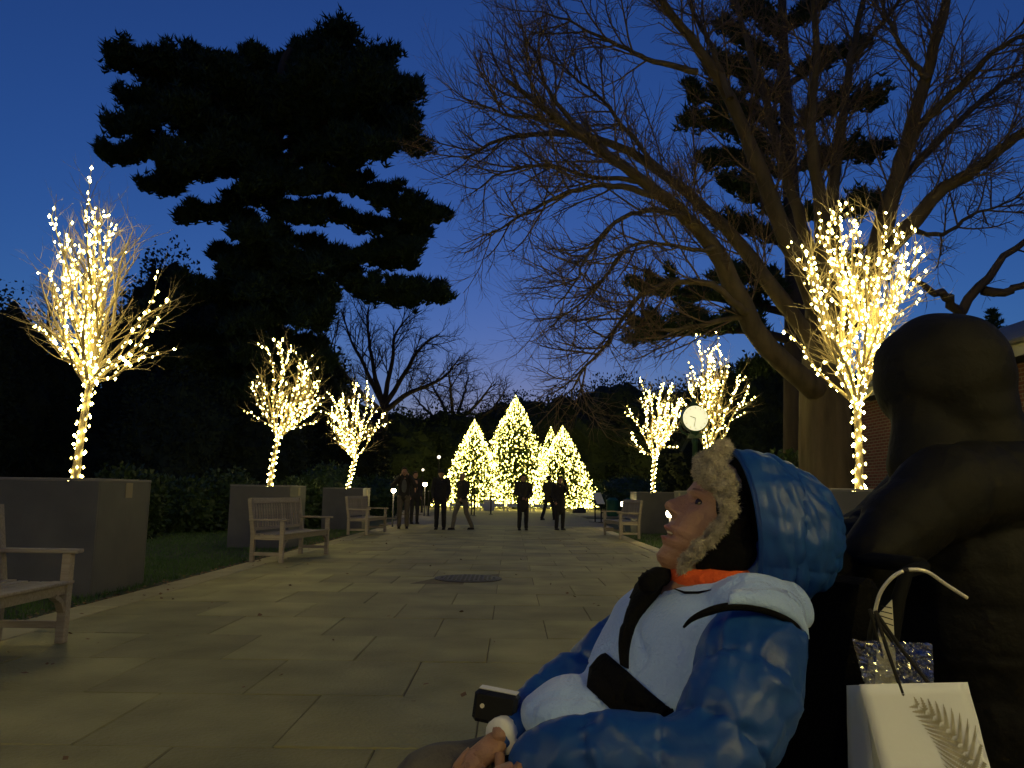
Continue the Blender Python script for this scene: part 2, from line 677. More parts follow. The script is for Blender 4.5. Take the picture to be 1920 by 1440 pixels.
# ------------------------------------------------------------------ benches
def make_bench(label, loc, rz):
    """origin at the middle of the bench on the ground; faces local +X, long axis local Y"""
    t = thing('garden_bench', label, 'bench', loc, rz, 'wooden garden benches')
    L = 1.8
    hy = L / 2
    leg = 0.062
    for s in (-1, 1):
        b = MB()
        b.box(0.20, 0.20 + leg, s * (hy - leg / 2) - leg / 2, s * (hy - leg / 2) + leg / 2, 0, 0.615, 0.004)
        b.build('leg', 'teak', t)
        b = MB()
        b.beam((-0.235, s * (hy - leg / 2), 0.0), (-0.235, s * (hy - leg / 2), 0.43), leg, leg, Vector((1, 0, 0)), 0.004)
        b.beam((-0.235, s * (hy - leg / 2), 0.42), (-0.315, s * (hy - leg / 2), 0.95), leg, leg, Vector((1, 0, 0)), 0.004)
        b.build('leg', 'teak', t)
        b = MB()
        b.box(-0.30, 0.315, s * (hy - leg / 2) - 0.045, s * (hy - leg / 2) + 0.045, 0.617, 0.647, 0.006)
        b.build('armrest', 'teak', t)
        b = MB()
        b.box(-0.21, 0.20, s * (hy - leg / 2) - 0.02, s * (hy - leg / 2) + 0.02, 0.335, 0.40, 0.003)
        b.box(-0.21, 0.20, s * (hy - leg / 2) - 0.018, s * (hy - leg / 2) + 0.018, 0.10, 0.15, 0.003)
        b.build('side_rail', 'teak', t)
    b = MB()
    b.box(0.212, 0.248, -hy + leg, hy - leg, 0.335, 0.405, 0.003)
    for s in (-1, 1):    # curved corner brackets
        y0 = s * (hy - leg)
        pts = [(0.23, y0, 0.22), (0.23, y0 - s * 0.04, 0.29), (0.23, y0 - s * 0.12, 0.335)]
        for a, c in zip(pts[:-1], pts[1:]):
            b.beam(a, c, 0.03, 0.05, Vector((1, 0, 0)))
    b.build('front_rail', 'teak', t)
    b = MB()
    b.box(-0.25, -0.215, -hy + leg, hy - leg, 0.335, 0.405, 0.003)
    b.build('rear_rail', 'teak', t)
    for i in range(6):
        x = -0.20 + i * 0.082
        b = MB()
        b.box(x, x + 0.066, -hy + 0.008, hy - 0.008, 0.407 - 0.012 * sin(pi * i / 5), 0.427 - 0.012 * sin(pi * i / 5), 0.003)
        b.build('seat_slat', 'teak', t)
    b = MB()
    b.beam((-0.308, -hy + leg, 0.915), (-0.308, hy - leg, 0.915), 0.034, 0.085, Vector((-0.15, 0, 1)), 0.005)
    b.build('top_rail', 'teak', t)
    b = MB()
    b.beam((-0.25, -hy + leg, 0.49), (-0.25, hy - leg, 0.49), 0.034, 0.05, Vector((-0.15, 0, 1)), 0.004)
    b.build('lower_rail', 'teak', t)
    n = 19
    me = None
    for i in range(n):
        yy = -hy + leg + (L - 2 * leg) * (i + 0.5) / n
        if me is None:
            b = MB()
            b.beam((-0.253, 0, 0.505), (-0.304, 0, 0.885), 0.046, 0.016, Vector((1, 0, 0)), 0.002)
            me = b.mesh('back_slat')
            me.materials.append(MATS['teak'])
        o = bpy.data.objects.new('back_slat', me)
        COL.objects.link(o)
        o.parent = t
        o.location = (0, yy, 0)
    return t


bench = make_bench('weathered garden bench standing before the planter of the tallest lit tree', (-3.37, 4.76, 0), 0.0)
a = radians(-9.0)
p0 = Vector((-3.52, 12.75, 0))
dup(bench, p0, a, 'wooden garden bench showing its whole slatted back, set at an angle to the path')
dup(bench, (-3.72, 20.5, 0), radians(-6), 'wooden garden bench next to the man with raised elbows')
dup(bench, (2.88, 20.4, 0), radians(180 + 6), 'wooden garden bench facing the path beside the glowing path lamp')

# ------------------------------------------------------------------ branching helpers
def rand_unit(r):
    z = r.uniform(-1, 1)
    a = r.uniform(0, 2 * pi)
    s = sqrt(1 - z * z)
    return Vector((s * cos(a), s * sin(a), z))


def bend_line(p, d, L, n, r, wig, up):
    pts = [p.copy()]
    d = d.normalized()
    q = p.copy()
    st = L / n
    for i in range(n):
        d = d + rand_unit(r) * wig
        d.z += up
        d.normalize()
        q = q + d * st
        pts.append(q.copy())
    return pts


def smooth_path(pts, n):
    """Catmull-Rom resample"""
    pts = [Vector(p) for p in pts]
    if len(pts) == 2:
        return [pts[0].lerp(pts[1], i / n) for i in range(n + 1)]
    out = []
    m = len(pts) - 1
    for i in range(n + 1):
        t = i / n * m
        k = min(int(t), m - 1)
        u = t - k
        p0 = pts[max(k - 1, 0)]
        p1 = pts[k]
        p2 = pts[k + 1]
        p3 = pts[min(k + 2, m)]
        out.append(0.5 * ((2 * p1) + (p2 - p0) * u + (2 * p0 - 5 * p1 + 4 * p2 - p3) * u * u + (3 * p1 - p0 - 3 * p2 + p3) * u ** 3))
    return out


def line_len(pts):
    return sum((pts[i + 1] - pts[i]).length for i in range(len(pts) - 1))


def grow(pts, r0, r1, level, cfg, r, out, t0=0.15):
    """children on a branch: cfg[level] = (per_metre, length, radius, angle, wig, up, nseg)"""
    if level < 0:
        return
    per_m, Lc, rc, ang, wig, up, nseg = cfg[level]
    L = line_len(pts)
    n = per_m * L * (1 - t0)
    n = int(n) + (1 if r.random() < n - int(n) else 0)
    m = len(pts) - 1
    for i in range(n):
        t = t0 + (1 - t0) * (i + r.random()) / max(n, 1)
        k = min(int(t * m), m - 1)
        p = pts[k].lerp(pts[k + 1], t * m - k)
        tg = (pts[k + 1] - pts[k]).normalized()
        ax = tg.cross(rand_unit(r))
        if ax.length < 1e-3:
            continue
        d = Matrix.Rotation(radians(ang) * r.uniform(0.6, 1.3), 3, ax.normalized()) @ tg
        LL = Lc * r.uniform(0.5, 1.25) * (1.15 - 0.5 * t)
        rr = min(rc, (r0 + (r1 - r0) * t) * 0.75)
        cp = bend_line(p, d, LL, nseg, r, wig, up)
        out.append((cp, rr, rr * 0.45, level))
        grow(cp, rr, rr * 0.45, level - 1, cfg, r, out, 0.12)


def add_branches(b, brs, sides):
    for pts, ra, rb, lv in brs:
        n = len(pts) - 1
        b.tube(pts, [ra + (rb - ra) * i / n for i in range(n + 1)], sides.get(lv, 3), cap=False)


# ------------------------------------------------------------------ lit trees in the planters
def lit_tree(px, py, fork, tips, x, y, seed, label, lit=1.0, spread=0.38, rb=1.0):
    r = random.Random(seed)
    t = thing('string_light_tree', label, 'tree', (x, y, PH - 0.06), 0, 'small bare trees wrapped in lights')
    o = Vector((x, y, PH - 0.06))
    fk = P(fork[0], fork[1], y)
    base = Vector((x, y, PH - 0.06))
    # trunk
    mid = base.lerp(fk, 0.5) + Vector((r.uniform(-0.03, 0.03), r.uniform(-0.03, 0.03), 0))
    tr = smooth_path([base, mid, fk], 14)
    rt = 0.047
    b = MB()
    n = len(tr)
    b.tube([p - o for p in tr], [rt * (1.3 - 0.35 * min(1, i / 3)) if i < 4 else rt * (1 - 0.25 * i / n) for i in range(n)], 10)
    b.build('trunk', 'pale_bark', t, True)
    limbs = []
    W = max(abs(q[0] - fork[0]) for q in tips) / F * y
    allt = []
    for q in tips:
        allt.append((q[0], q[1], r.uniform(-1, 1) * spread * W, q[2] if len(q) > 2 else 1))
    for i in range(int(len(tips) * 0.65)):
        a, c = r.sample(tips, 2)
        u = r.random()
        allt.append((a[0] * u + c[0] * (1 - u), min(a[1] * u + c[1] * (1 - u) + 10, fork[1] - 0.5 * (fork[1] - min(q_[1] for q_ in tips))), r.choice((-1, 1)) * r.uniform(0.4, 1.0) * W, 1))
    for (tx, ty, dz, on) in allt:
        e = P(tx, ty, y + dz)
        u = r.uniform(0.80, 1.0)
        k = int(u * (len(tr) - 1))
        s = tr[k].copy()
        d = e - s
        c1 = s + d * 0.35 + Vector((0, 0, -0.05 * d.length - 0.03 * abs(d.x))) + rand_unit(r) * 0.05 * d.length
        c2 = s + d * 0.7 + rand_unit(r) * 0.06 * d.length + Vector((0, 0, -0.02 * d.length))
        limbs.append((smooth_path([s, c1, c2, e], 12), on))
    brs = []
    bulbs = []
    cfg = {2: (5.0, 0.55, 0.011, 34, 0.14, 0.05, 6), 1: (6.0, 0.40, 0.006, 34, 0.18, 0.05, 4), 0: (5.0, 0.24, 0.0042, 32, 0.2, 0.05, 3)}
    for pts, on in limbs:
        L = line_len(pts)
        ra = 0.026
        brs.append((pts, ra, 0.006, 3))
        sub = []
        grow(pts, ra, 0.006, 2, cfg, r, sub, 0.2)
        brs += sub
        if on:
            bulbs += [(pts, 0.072, 0.0)]
            for s_ in sub:
                if s_[3] == 2 and r.random() < 0.45 * lit:
                    bulbs.append((s_[0], 0.10, 0.0))
    b = MB()
    add_branches(b, [([p - o for p in q[0]], *q[1:]) for q in brs], {3: 6, 2: 4, 1: 3, 0: 3})
    b.build('crown', 'pale_bark', t, True)
    b = MB()
    # spiral up the trunk
    L = line_len(tr)
    nb = int(L / 0.023)
    for i in range(nb):
        u = i / nb
        k = min(int(u * (len(tr) - 1)), len(tr) - 2)
        p = tr[k].lerp(tr[k + 1], u * (len(tr) - 1) - k)
        an = i * 1.15 + r.uniform(-0.4, 0.4)
        rr = rt * 1.05 + 0.02
        p = p + Vector((cos(an) * rr, sin(an) * rr, r.uniform(-0.02, 0.02))) - o
        b.octa(p, rb * 0.017 * r.uniform(0.6, 1.25), rb * 0.022)
    for pts, sp, _ in bulbs:
        L = line_len(pts)
        nb = int(L / sp * lit)
        for i in range(nb):
            u = (i + r.random()) / nb
            k = min(int(u * (len(pts) - 1)), len(pts) - 2)
            p = pts[k].lerp(pts[k + 1], u * (len(pts) - 1) - k) + rand_unit(r) * 0.03 - o
            b.octa(p, rb * 0.017 * r.uniform(0.45, 1.4), rb * 0.022 * r.uniform(0.6, 1.3))
    bulb_glow(b.build('light_string', 'bulb', t, kind='stuff'), seed)
    return t


lit_tree(158, 893, (174, 690), [(62, 605), (270, 672), (300, 592), (292, 545), (208, 432), (165, 372), (95, 405), (250, 430, 0),
         (262, 475, 0), (75, 520, 0), (130, 440), (180, 440), (215, 480), (240, 640)], PLX, 8.95, 3,
         'tallest light-wrapped bare tree with unlit twigs, its planter by a bench end', 1.0)
lit_tree(517, 910, (524, 812), [(472, 716), (498, 648), (545, 652), (598, 712), (580, 690), (600, 742), (482, 692, 0), (524, 640),
         (560, 672)], PLX, 16.2, 4, 'light-wrapped bare tree in the planter behind the slatted-back bench', 1.0)
lit_tree(662, 912, (667, 852), [(622, 742), (620, 768), (628, 802), (668, 716), (690, 726), (720, 776), (642, 738), (700, 742)],
         PLX, 23.9, 5, 'short round light-wrapped tree beside the man with raised elbows', 1.15)
lit_tree(1612, 915, (1606, 738), [(1560, 388), (1516, 472), (1722, 462), (1702, 520), (1640, 392, 0), (1500, 642), (1660, 432),
         (1600, 422), (1532, 562, 0), (1690, 432), (1520, 430, 0), (1640, 726, 0), (1580, 470), (1630, 480)], 4.0, 8.95, 6,
         'vase-shaped light-wrapped tree in front of the thick oak trunk', 1.1)
lit_tree(1330, 915, (1330, 836), [(1310, 642), (1346, 642), (1402, 738), (1366, 684), (1292, 722), (1386, 702), (1330, 662)],
         4.12, 16.2, 7, 'light-wrapped tree rising behind the street clock and the fleece hat brim', 1.0)
lit_tree(1229, 915, (1229, 852), [(1200, 707), (1180, 772), (1184, 822), (1246, 717), (1275, 747), (1216, 732), (1270, 762), (1262, 722)],
         4.36, 23.9, 8, 'short light-wrapped tree in the planter next to the street clock', 1.15)

# two unseen lit trees added behind the camera, bulbs enlarged to light the foreground
_fill_tree = lit_tree(158, 893, (174, 690), [(62, 605), (278, 690), (300, 592), (208, 432), (165, 372), (95, 405), (250, 430),
         (130, 440), (180, 440), (240, 640), (110, 500), (230, 500)], PLX, 8.95, 13, 'unseen light-wrapped tree added to light the foreground, on the brick building side', 1.6, rb=1.45)
_fill_tree.location = (3.4, -1.7, PH - 0.06)
_fill_tree = dup(_fill_tree, (-5.2, -3.4, PH - 0.06), 2.2, 'unseen light-wrapped tree added as fill light, past the end of the bench row')  # second added tree, brightens the seated man's face and vest


# ------------------------------------------------------------------ lit firs at the end of the walk
def fir(bx, topy, halfw, d, seed, label, nb):
    r = random.Random(seed)
    top = P(bx, topy, d)
    x, H = top.x, top.z
    R = halfw / F * d
    t = thing('lit_fir_tree', label, 'tree', (x, d, -0.01), 0, 'lit fir trees at the end of the walk')
    b = MB()
    b.tube([(0, 0, 0), (0, 0, H * 0.5), (0, 0, H * 0.97)], [0.16, 0.10, 0.02], 8)
    b.build('trunk', 'dark_bark', t, True)
    b = MB()
    lb = MB()
    nbr = int(430 * H / 8)
    for i in range(nbr):
        u = ((i + r.random()) / nbr) ** 0.85
        z = 0.25 + (H - 0.35) * u
        rr = R * (1 - u) ** 0.84 * r.uniform(0.72, 1.10) + 0.05
        a = i * 2.399 + r.uniform(-0.3, 0.3)
        dr = Vector((cos(a), sin(a), 0))
        side_ = Vector((-sin(a), cos(a), 0))
        tip = dr * rr + Vector((0, 0, z - 0.10 * rr))
        rt_ = dr * rr * 0.12 + Vector((0, 0, z + 0.10 * rr))
        b.tube([rt_, tip], [0.015, 0.004], 3, cap=False)
        ns = int(8 + 16 * rr)
        for k in range(ns):
            q = rt_.lerp(tip, 0.2 + 0.8 * (k + r.random()) / ns)
            for s in (-1, 1):
                w = (0.10 + 0.25 * rr * (1 - 0.7 * k / ns)) * r.uniform(0.6, 1.2)
                e = q + side_ * s * w + dr * w * 0.55 + Vector((0, 0, r.uniform(-0.10, 0.06)))
                c = Vector((r.uniform(-1, 1), r.uniform(-1, 1), r.uniform(-1, 1))) * 0.045
                b.tri(q - dr * 0.05, q + c + dr * 0.05, e)
    # leader
    b.tube([(0, 0, H * 0.95), (0, 0, H)], [0.02, 0.006], 4)
    b.build('foliage', 'fir_needle', t)
    for i in range(nb):
        u = r.random() ** 1.55
        z = 0.2 + (H - 0.3) * u
        rr = (R * (1 - u) ** 0.84 + 0.03) * r.uniform(0.70, 1.10) * (1 - 0.06 * sin(z * 9 + i))
        a = r.uniform(0, 2 * pi)
        s = r.uniform(0.4, 1.4) * 0.028
        lb.octa((cos(a) * rr, sin(a) * rr, z), s, s * 2.1)
    for k in range(7):
        lb.octa((r.uniform(-0.03, 0.03), r.uniform(-0.03, 0.03), H - 0.06 * k), 0.035, 0.06)
    bulb_glow(lb.build('light_string', 'tree_bulb', t, kind='stuff'), seed)
    return t


fir(967, 742, 88, 55.0, 21, 'tallest lit fir in the centre of the group', 3400)
fir(890, 787, 68, 53.5, 22, 'lit fir standing on the side of the man in grey trousers', 2500)
fir(1055, 798, 68, 53.5, 23, 'lit fir behind the woman holding a phone to her face', 2500)
fir(1033, 800, 44, 57.5, 24, 'lit fir half hidden between the tallest fir and its neighbour', 1300)


# ------------------------------------------------------------------ big bare oak
def px_limb(spec, d0, d1, n=18):
    """spec: photo points; depth runs d0..d1 along it"""
    m = len(spec) - 1
    return smooth_path([P(q[0], q[1], d0 + (d1 - d0) * i / m) for i, q in enumerate(spec)], n)


def roughen(pts, amp, r):
    out = [pts[0]]
    for p in pts[1:]:
        out.append(p + rand_unit(r) * amp)
    return out


OD = 14.6
oak_r = random.Random(31)
ob = G(1552, 1036)
ob = Vector((P(1552, 930, OD).x, OD, -0.08))
oak = thing('bare_oak', 'huge bare oak with spreading limbs and a thick furrowed trunk', 'tree', ob)
limbs = [
    # points, start depth, end depth, r0, r1
    ([(1530, 730), (1504, 709), (1425, 635), (1380, 545), (1335, 461), (1284, 405), (1234, 360), (1155, 304), (1087, 253), (1010, 196), (950, 150)], 14.4, 11.8, 0.26, 0.035),
    ([(1540, 660), (1509, 618), (1436, 523), (1374, 440), (1300, 372), (1215, 305), (1120, 262), (1030, 250), (930, 262), (872, 300)], 14.7, 13.5, 0.20, 0.02),
    ([(1545, 600), (1498, 495), (1459, 405), (1408, 281), (1369, 185), (1318, 101), (1267, 39), (1225, -20), (1180, -60)], 14.5, 13.0, 0.23, 0.04),
    ([(1545, 560), (1500, 410), (1459, 281), (1430, 170), (1395, 60), (1370, -40)], 15.0, 16.2, 0.16, 0.04),
    ([(1550, 520), (1535, 360), (1520, 225), (1530, 110), (1520, -40)], 14.4, 13.6, 0.17, 0.05),
    ([(1560, 500), (1560, 360), (1580, 230), (1600, 90), (1630, -50)], 14.9, 15.8, 0.17, 0.05),
    ([(1585, 620), (1640, 480), (1672, 371), (1700, 270), (1734, 157), (1762, 50), (1790, -50)], 14.5, 13.2, 0.25, 0.07),
    ([(1640, 500), (1711, 416), (1762, 360), (1818, 326), (1870, 285), (1925, 245), (1990, 215)], 14.4, 12.6, 0.18, 0.07),
    ([(1690, 300), (1735, 225), (1800, 165), (1860, 100), (1930, 60)], 14.2, 12.8, 0.12, 0.03),
    ([(1655, 425), (1690, 340), (1790, 235), (1870, 165), (1960, 105)], 14.6, 15.6, 0.12, 0.04),
    ([(1425, 635), (1385, 596), (1306, 613), (1233, 618), (1195, 598), (1160, 596)], 13.9, 12.9, 0.075, 0.014),
    ([(1400, 585), (1380, 573), (1335, 534), (1267, 528), (1205, 551), (1166, 596), (1132, 652), (1100, 685), (1075, 725), (1068, 762)], 13.6, 12.0, 0.085, 0.008),
    ([(1256, 375), (1155, 349), (1065, 360), (980, 405), (915, 440)], 12.9, 11.8, 0.075, 0.012),
    ([(1279, 405), (1222, 394), (1155, 416), (1099, 484), (1082, 523), (1040, 575)], 13.0, 11.6, 0.065, 0.010),
    ([(1177, 318), (1065, 236), (952, 214), (876, 186)], 12.6, 11.9, 0.07, 0.010),
    ([(1121, 270), (1037, 186), (1009, 112), (985, 70)], 12.3, 12.4, 0.06, 0.010),
    ([(1307, 135), (1234, 118), (1180, 95), (1132, 73), (1054, 34), (1000, 20)], 13.4, 12.8, 0.07, 0.012),
    ([(1340, 465), (1300, 470), (1230, 455), (1170, 470), (1120, 540), (1060, 590), (1000, 600)], 13.2, 11.6, 0.05, 0.008),
    ([(1200, 340), (1110, 330), (1010, 310), (930, 330), (880, 370)], 12.7, 12.8, 0.055, 0.008),
    ([(1260, 345), (1180, 250), (1120, 180), (1060, 130), (1010, 40)], 13.6, 14.4, 0.06, 0.010),
    ([(1369, 185), (1330, 80), (1300, 20), (1290, -40)], 13.4, 14.4, 0.08, 0.02),
    ([(1600, 110), (1640, 60), (1680, 10), (1700, -40)], 15.6, 14.5, 0.08, 0.03),
    ([(1740, 150), (1690, 90), (1660, 20), (1650, -40)], 13.5, 14.0, 0.07, 0.02),
    ([(1690, 420), (1760, 440), (1830, 400), (1890, 380), (1950, 340)], 14.2, 15.2, 0.06, 0.012),
]
cfg = {2: (5.2, 1.5, 0.020, 44, 0.13, 0.06, 7), 1: (8.5, 0.72, 0.010, 42, 0.17, 0.05, 5), 0: (9.0, 0.36, 0.0066, 38, 0.2, 0.03, 3)}
tw = []
tp = smooth_path([ob, P(1550, 860, OD), P(1548, 760, OD), P(1550, 640, OD), P(1552, 540, OD), P(1552, 470, OD)], 22)
b = MB()
nn = len(tp)
NS = 28
rows = []
for i, p in enumerate(tp):
    u = i / (nn - 1)
    rr = 0.50 + 0.22 * max(0, 1 - u * 5) ** 2 - 0.14 * u
    row = []
    for j in range(NS):
        a = 2 * pi * j / NS
        k = rr * (1 + 0.10 * noise.noise((cos(a) * 2.2, sin(a) * 2.2, p.z * 0.5)) + 0.055 * noise.noise((cos(a) * 7, sin(a) * 7, p.z * 0.9)))
        row.append((p.x + cos(a) * k - ob.x, p.y + sin(a) * k - ob.y, p.z - ob.z))
    rows.append(row)
b.grid(rows, closed_u=True)
b.build('trunk', 'oak_bark', oak, True)
for spec, d0, d1, r0, r1 in limbs:
    r0, r1 = r0 * 0.95, r1 * 0.95
    pts = px_limb(spec, d0, d1, 22)
    pts = roughen(pts, 0.022, oak_r)
    b = MB()
    n = len(pts)
    b.tube([p - ob for p in pts], [(r0 + (r1 - r0) * (i / (n - 1)) ** 0.8) * (1 + 0.07 * oak_r.uniform(-1, 1)) for i in range(n)], 10 if r0 > 0.1 else 7, cap=False)
    b.build('limb', 'oak_bark', oak, True)
    c2 = dict(cfg)
    grow(pts, r0, r1, 2, c2, oak_r, tw, 0.22)
b = MB()
add_branches(b, [([p - ob for p in q[0]], *q[1:]) for q in tw], {2: 5, 1: 3, 0: 3})
b.build('twigs', 'oak_twig', oak, True, kind='stuff')
print('oak twigs', len(tw), len(b.f))


# ------------------------------------------------------------------ pines
def tuft(b, p, r, s, up=0.85):
    """bundle of needles"""
    for k in range(6):
        d = rand_unit(r)
        d.z = abs(d.z) * 0.6 + up * r.random()
        d.normalize()
        q = d.orthogonal().normalized() * s * 0.16
        if k % 2:
            q = d.cross(q)
        b.tri(p - q, p + q, p + d * s * r.uniform(0.7, 1.3))


def pine(base, trunk, tr_r, branches, d, seed, label, needle=0.30, dens=1.0, group=None, thick=1.0, mat_='pine_needle', dense=False):
    r = random.Random(seed)
    t = thing('pine_tree', label, 'tree', base, 0, group)
    o = Vector(base)
    tp = smooth_path([base] + [P(q[0], q[1], d) for q in trunk], 20)
    b = MB()
    n = len(tp)
    b.tube([p - o for p in tp], [tr_r * (1 - 0.8 * i / (n - 1)) + 0.03 for i in range(n)], 12)
    b.build('trunk', 'dark_bark', t, True)
    lb = MB()
    fb = MB()
    for spec, dz, th in branches:
        if dense:
            spec = [(519 + (q[0] - 519) * 0.93, q[1] + (22 if q[1] < 130 else 8)) for q in spec]
            th *= 1.0 if spec[0][1] <= 310 else 0.88
        pts = px_limb(spec, d, d + dz, 14)
        L = line_len(pts)
        lb.tube([p - o for p in pts], [0.16 * (1 - 0.85 * i / 14) * min(1, L / 6) + 0.015 for i in range(15)], 6, cap=False)
        hh = th / F * d * thick           # half height of the plate
        nsub = int(8 + L * 3.2)
        for i in range(nsub):
            u = 0.16 + 0.84 * (i + r.random()) / nsub
            k = min(int(u * 14), 13)
            p = pts[k].lerp(pts[k + 1], u * 14 - k)
            tg = (pts[k + 1] - pts[k]).normalized()
            sd = tg.cross(Vector((0, 0, 1))).normalized()
            sl = (0.5 + 1.6 * (1 - abs(u - 0.6))) * r.uniform(0.5, 1.1) * min(1.4, L / 4.5) * 0.58
            dr = (sd * r.choice((-1, 1)) * r.uniform(0.2, 0.7) + tg * r.uniform(0.2, 0.9) + Vector((0, 0, r.uniform(-0.15, 0.4)))).normalized()
            q = bend_line(p, dr, sl, 4, r, 0.15, 0.06)
            lb.tube([s_ - o for s_ in q], [0.025, 0.02, 0.016, 0.012, 0.008], 3, cap=False)
            nt_ = int((30 + 30 * sl) * dens)
            for j in range(nt_):
                v = r.random() ** 0.7
                kk = min(int(v * 4), 3)
                c = q[kk].lerp(q[kk + 1], v * 4 - kk)
                g = Vector((r.gauss(0, 0.36), r.gauss(0, 0.36), r.gauss(0.12, 0.42))) * hh * 0.60
                tuft(fb, c + g - o, r, needle)
    lb.build('limbs', 'dark_bark', t, True, kind='stuff')
    f_ = fb.build('crown', mat_, t)
    print(label, len(fb.f))
    return t


D1 = 38.0
pb = Vector((P(516, 925, D1).x, D1, -0.08))
pine(pb, [(517, 760), (518, 600), (520, 430), (517, 260), (528, 130), (545, 90)], 0.52, [
    ([(515, 240), (400, 180), (300, 130), (200, 95)], -3, 30),
    ([(515, 215), (430, 140), (350, 100)], 3, 34),
    ([(520, 190), (490, 120), (470, 82)], -2, 30),
    ([(525, 180), (560, 110), (575, 75)], 2, 30),
    ([(528, 180), (610, 100), (650, 60)], -3, 34),
    ([(530, 210), (640, 140), (728, 95)], 2, 34),
    ([(530, 225), (680, 180), (778, 165)], -3, 32),
    ([(530, 200), (600, 170), (690, 130)], 4, 34),
    ([(515, 260), (370, 215), (225, 190)], 4, 30),
    ([(515, 270), (390, 235), (290, 215), (225, 235)], -4, 26),
    ([(515, 310), (400, 305), (290, 285), (185, 285)], -2, 30),
    ([(512, 318), (420, 318), (340, 330), (285, 350)], 3, 24),
    ([(520, 260), (450, 200), (420, 160)], 5, 34),
    ([(530, 290), (650, 250), (740, 235), (785, 265)], -4, 32),
    ([(530, 290), (620, 250), (700, 215), (770, 220)], 4, 34),
    ([(535, 300), (640, 280), (720, 275)], -6, 30),
    ([(525, 250), (560, 190), (600, 130)], -5, 36),
    ([(520, 220), (500, 170), (520, 110)], 3, 36), ([(518, 240), (450, 180), (400, 130)], -4, 36), ([(518, 280), (440, 260), (350, 250)], 5, 30),
    ([(520, 290), (460, 270), (330, 205)], -5, 34), ([(528, 270), (600, 230), (660, 190)], 5, 36), ([(530, 300), (600, 290), (680, 300)], 4, 30),
    ([(525, 230), (550, 170), (620, 90)], 4, 36), ([(530, 260), (640, 210), (720, 160)], -6, 34), ([(518, 260), (380, 200), (260, 140)], 2, 32),
    ([(516, 300), (430, 290), (330, 300)], -6, 28), ([(516, 235), (480, 190), (440, 110)], 6, 34), ([(528, 240), (680, 230), (760, 215)], 1, 32),
    ([(540, 315), (610, 325), (700, 355), (770, 390), (826, 405)], -3, 26),
    ([(540, 330), (600, 345), (660, 345)], 3, 20),
    ([(545, 372), (610, 390), (690, 415), (760, 435), (805, 440)], 2, 22),
    ([(545, 432), (590, 460), (640, 480), (720, 480), (770, 470)], -3, 25),
    ([(545, 440), (600, 470), (655, 525), (740, 548), (828, 550)], -4, 24),
    ([(512, 420), (450, 405), (390, 395), (342, 398)], -2, 26),
    ([(512, 380), (470, 370), (430, 378)], 3, 24),
    ([(515, 470), (460, 470), (412, 480)], 2, 26),
    ([(525, 480), (560, 500), (612, 548)], 2, 26),
    ([(515, 520), (470, 510), (430, 530)], -3, 30),
    ([(520, 545), (560, 545), (600, 560)], -4, 24),
    ([(515, 560), (470, 555), (420, 580)], 3, 30),
    ([(515, 610), (420, 560), (330, 560), (285, 590)], -3, 28),
    ([(515, 640), (430, 630), (340, 640), (285, 660)], 2, 26),
    ([(520, 640), (560, 640), (600, 655)], -2, 22),
    ([(515, 690), (440, 690), (380, 685), (310, 680)], -4, 22),
    ([(518, 360), (500, 350), (470, 345)], -4, 24), ([(520, 400), (545, 400), (580, 405)], -4, 20), ([(518, 450), (500, 440), (470, 440)], -5, 24),
    ([(522, 500), (540, 495), (565, 500)], -5, 24), ([(518, 530), (495, 530), (465, 545)], -5, 28), ([(520, 590), (545, 590), (580, 600)], -5, 26),
    ([(516, 600), (490, 600), (450, 610)], -5, 28), ([(518, 640), (500, 650), (470, 660)], -5, 28), ([(520, 680), (545, 680), (590, 690)], -5, 26),
    ([(518, 720), (490, 725), (440, 735)], -5, 26), ([(518, 330), (540, 340), (560, 350)], -5, 22), ([(516, 480), (480, 480), (440, 495)], -4, 24),
], D1, 41, 'tall white pine with flat tiers of needles standing alone against the sky', 0.40, 1.0, dense=True)

# the pine behind the oak
D2 = 24.0
pb2 = Vector((P(1492, 925, D2).x, D2, -0.08))
pine(pb2, [(1492, 700), (1490, 500), (1480, 300), (1470, 120), (1465, -60)], 0.40, [
    ([(1490, 640), (1400, 620), (1300, 625), (1215, 635)], -1.5, 22),
    ([(1490, 590), (1400, 570), (1300, 555), (1215, 548)], 1, 20),
    ([(1490, 560), (1430, 530), (1370, 520)], -2, 24),
    ([(1488, 470), (1420, 440), (1350, 420)], 1.5, 24),
    ([(1486, 420), (1430, 380), (1375, 350)], -1.5, 24),
    ([(1484, 340), (1410, 310), (1330, 310)], 1.5, 24),
    ([(1482, 300), (1400, 260), (1310, 225)], -1.5, 28),
    ([(1480, 250), (1410, 220), (1300, 180)], 2, 28),
    ([(1478, 200), (1420, 160), (1350, 130)], -1.5, 30),
    ([(1476, 140), (1420, 100), (1370, 60)], 1.5, 30),
    ([(1474, 80), (1430, 40), (1390, 10)], -1.5, 30),
    ([(1476, 160), (1540, 120), (1600, 100)], 1.5, 30),
    ([(1480, 240), (1560, 210), (1640, 190)], -1.5, 30),
    ([(1484, 320), (1560, 300), (1640, 290)], 1.5, 28),
    ([(1486, 420), (1560, 400), (1650, 390)], -1, 28),
    ([(1490, 520), (1560, 510), (1640, 520)], 1, 28),
    ([(1490, 680), (1440, 690), (1400, 700)], 1, 26),
    ([(1472, 60), (1520, 20), (1570, -20)], 1.5, 30),
], D2, 42, 'dark pine growing close behind the bare oak', 0.26, 0.75)


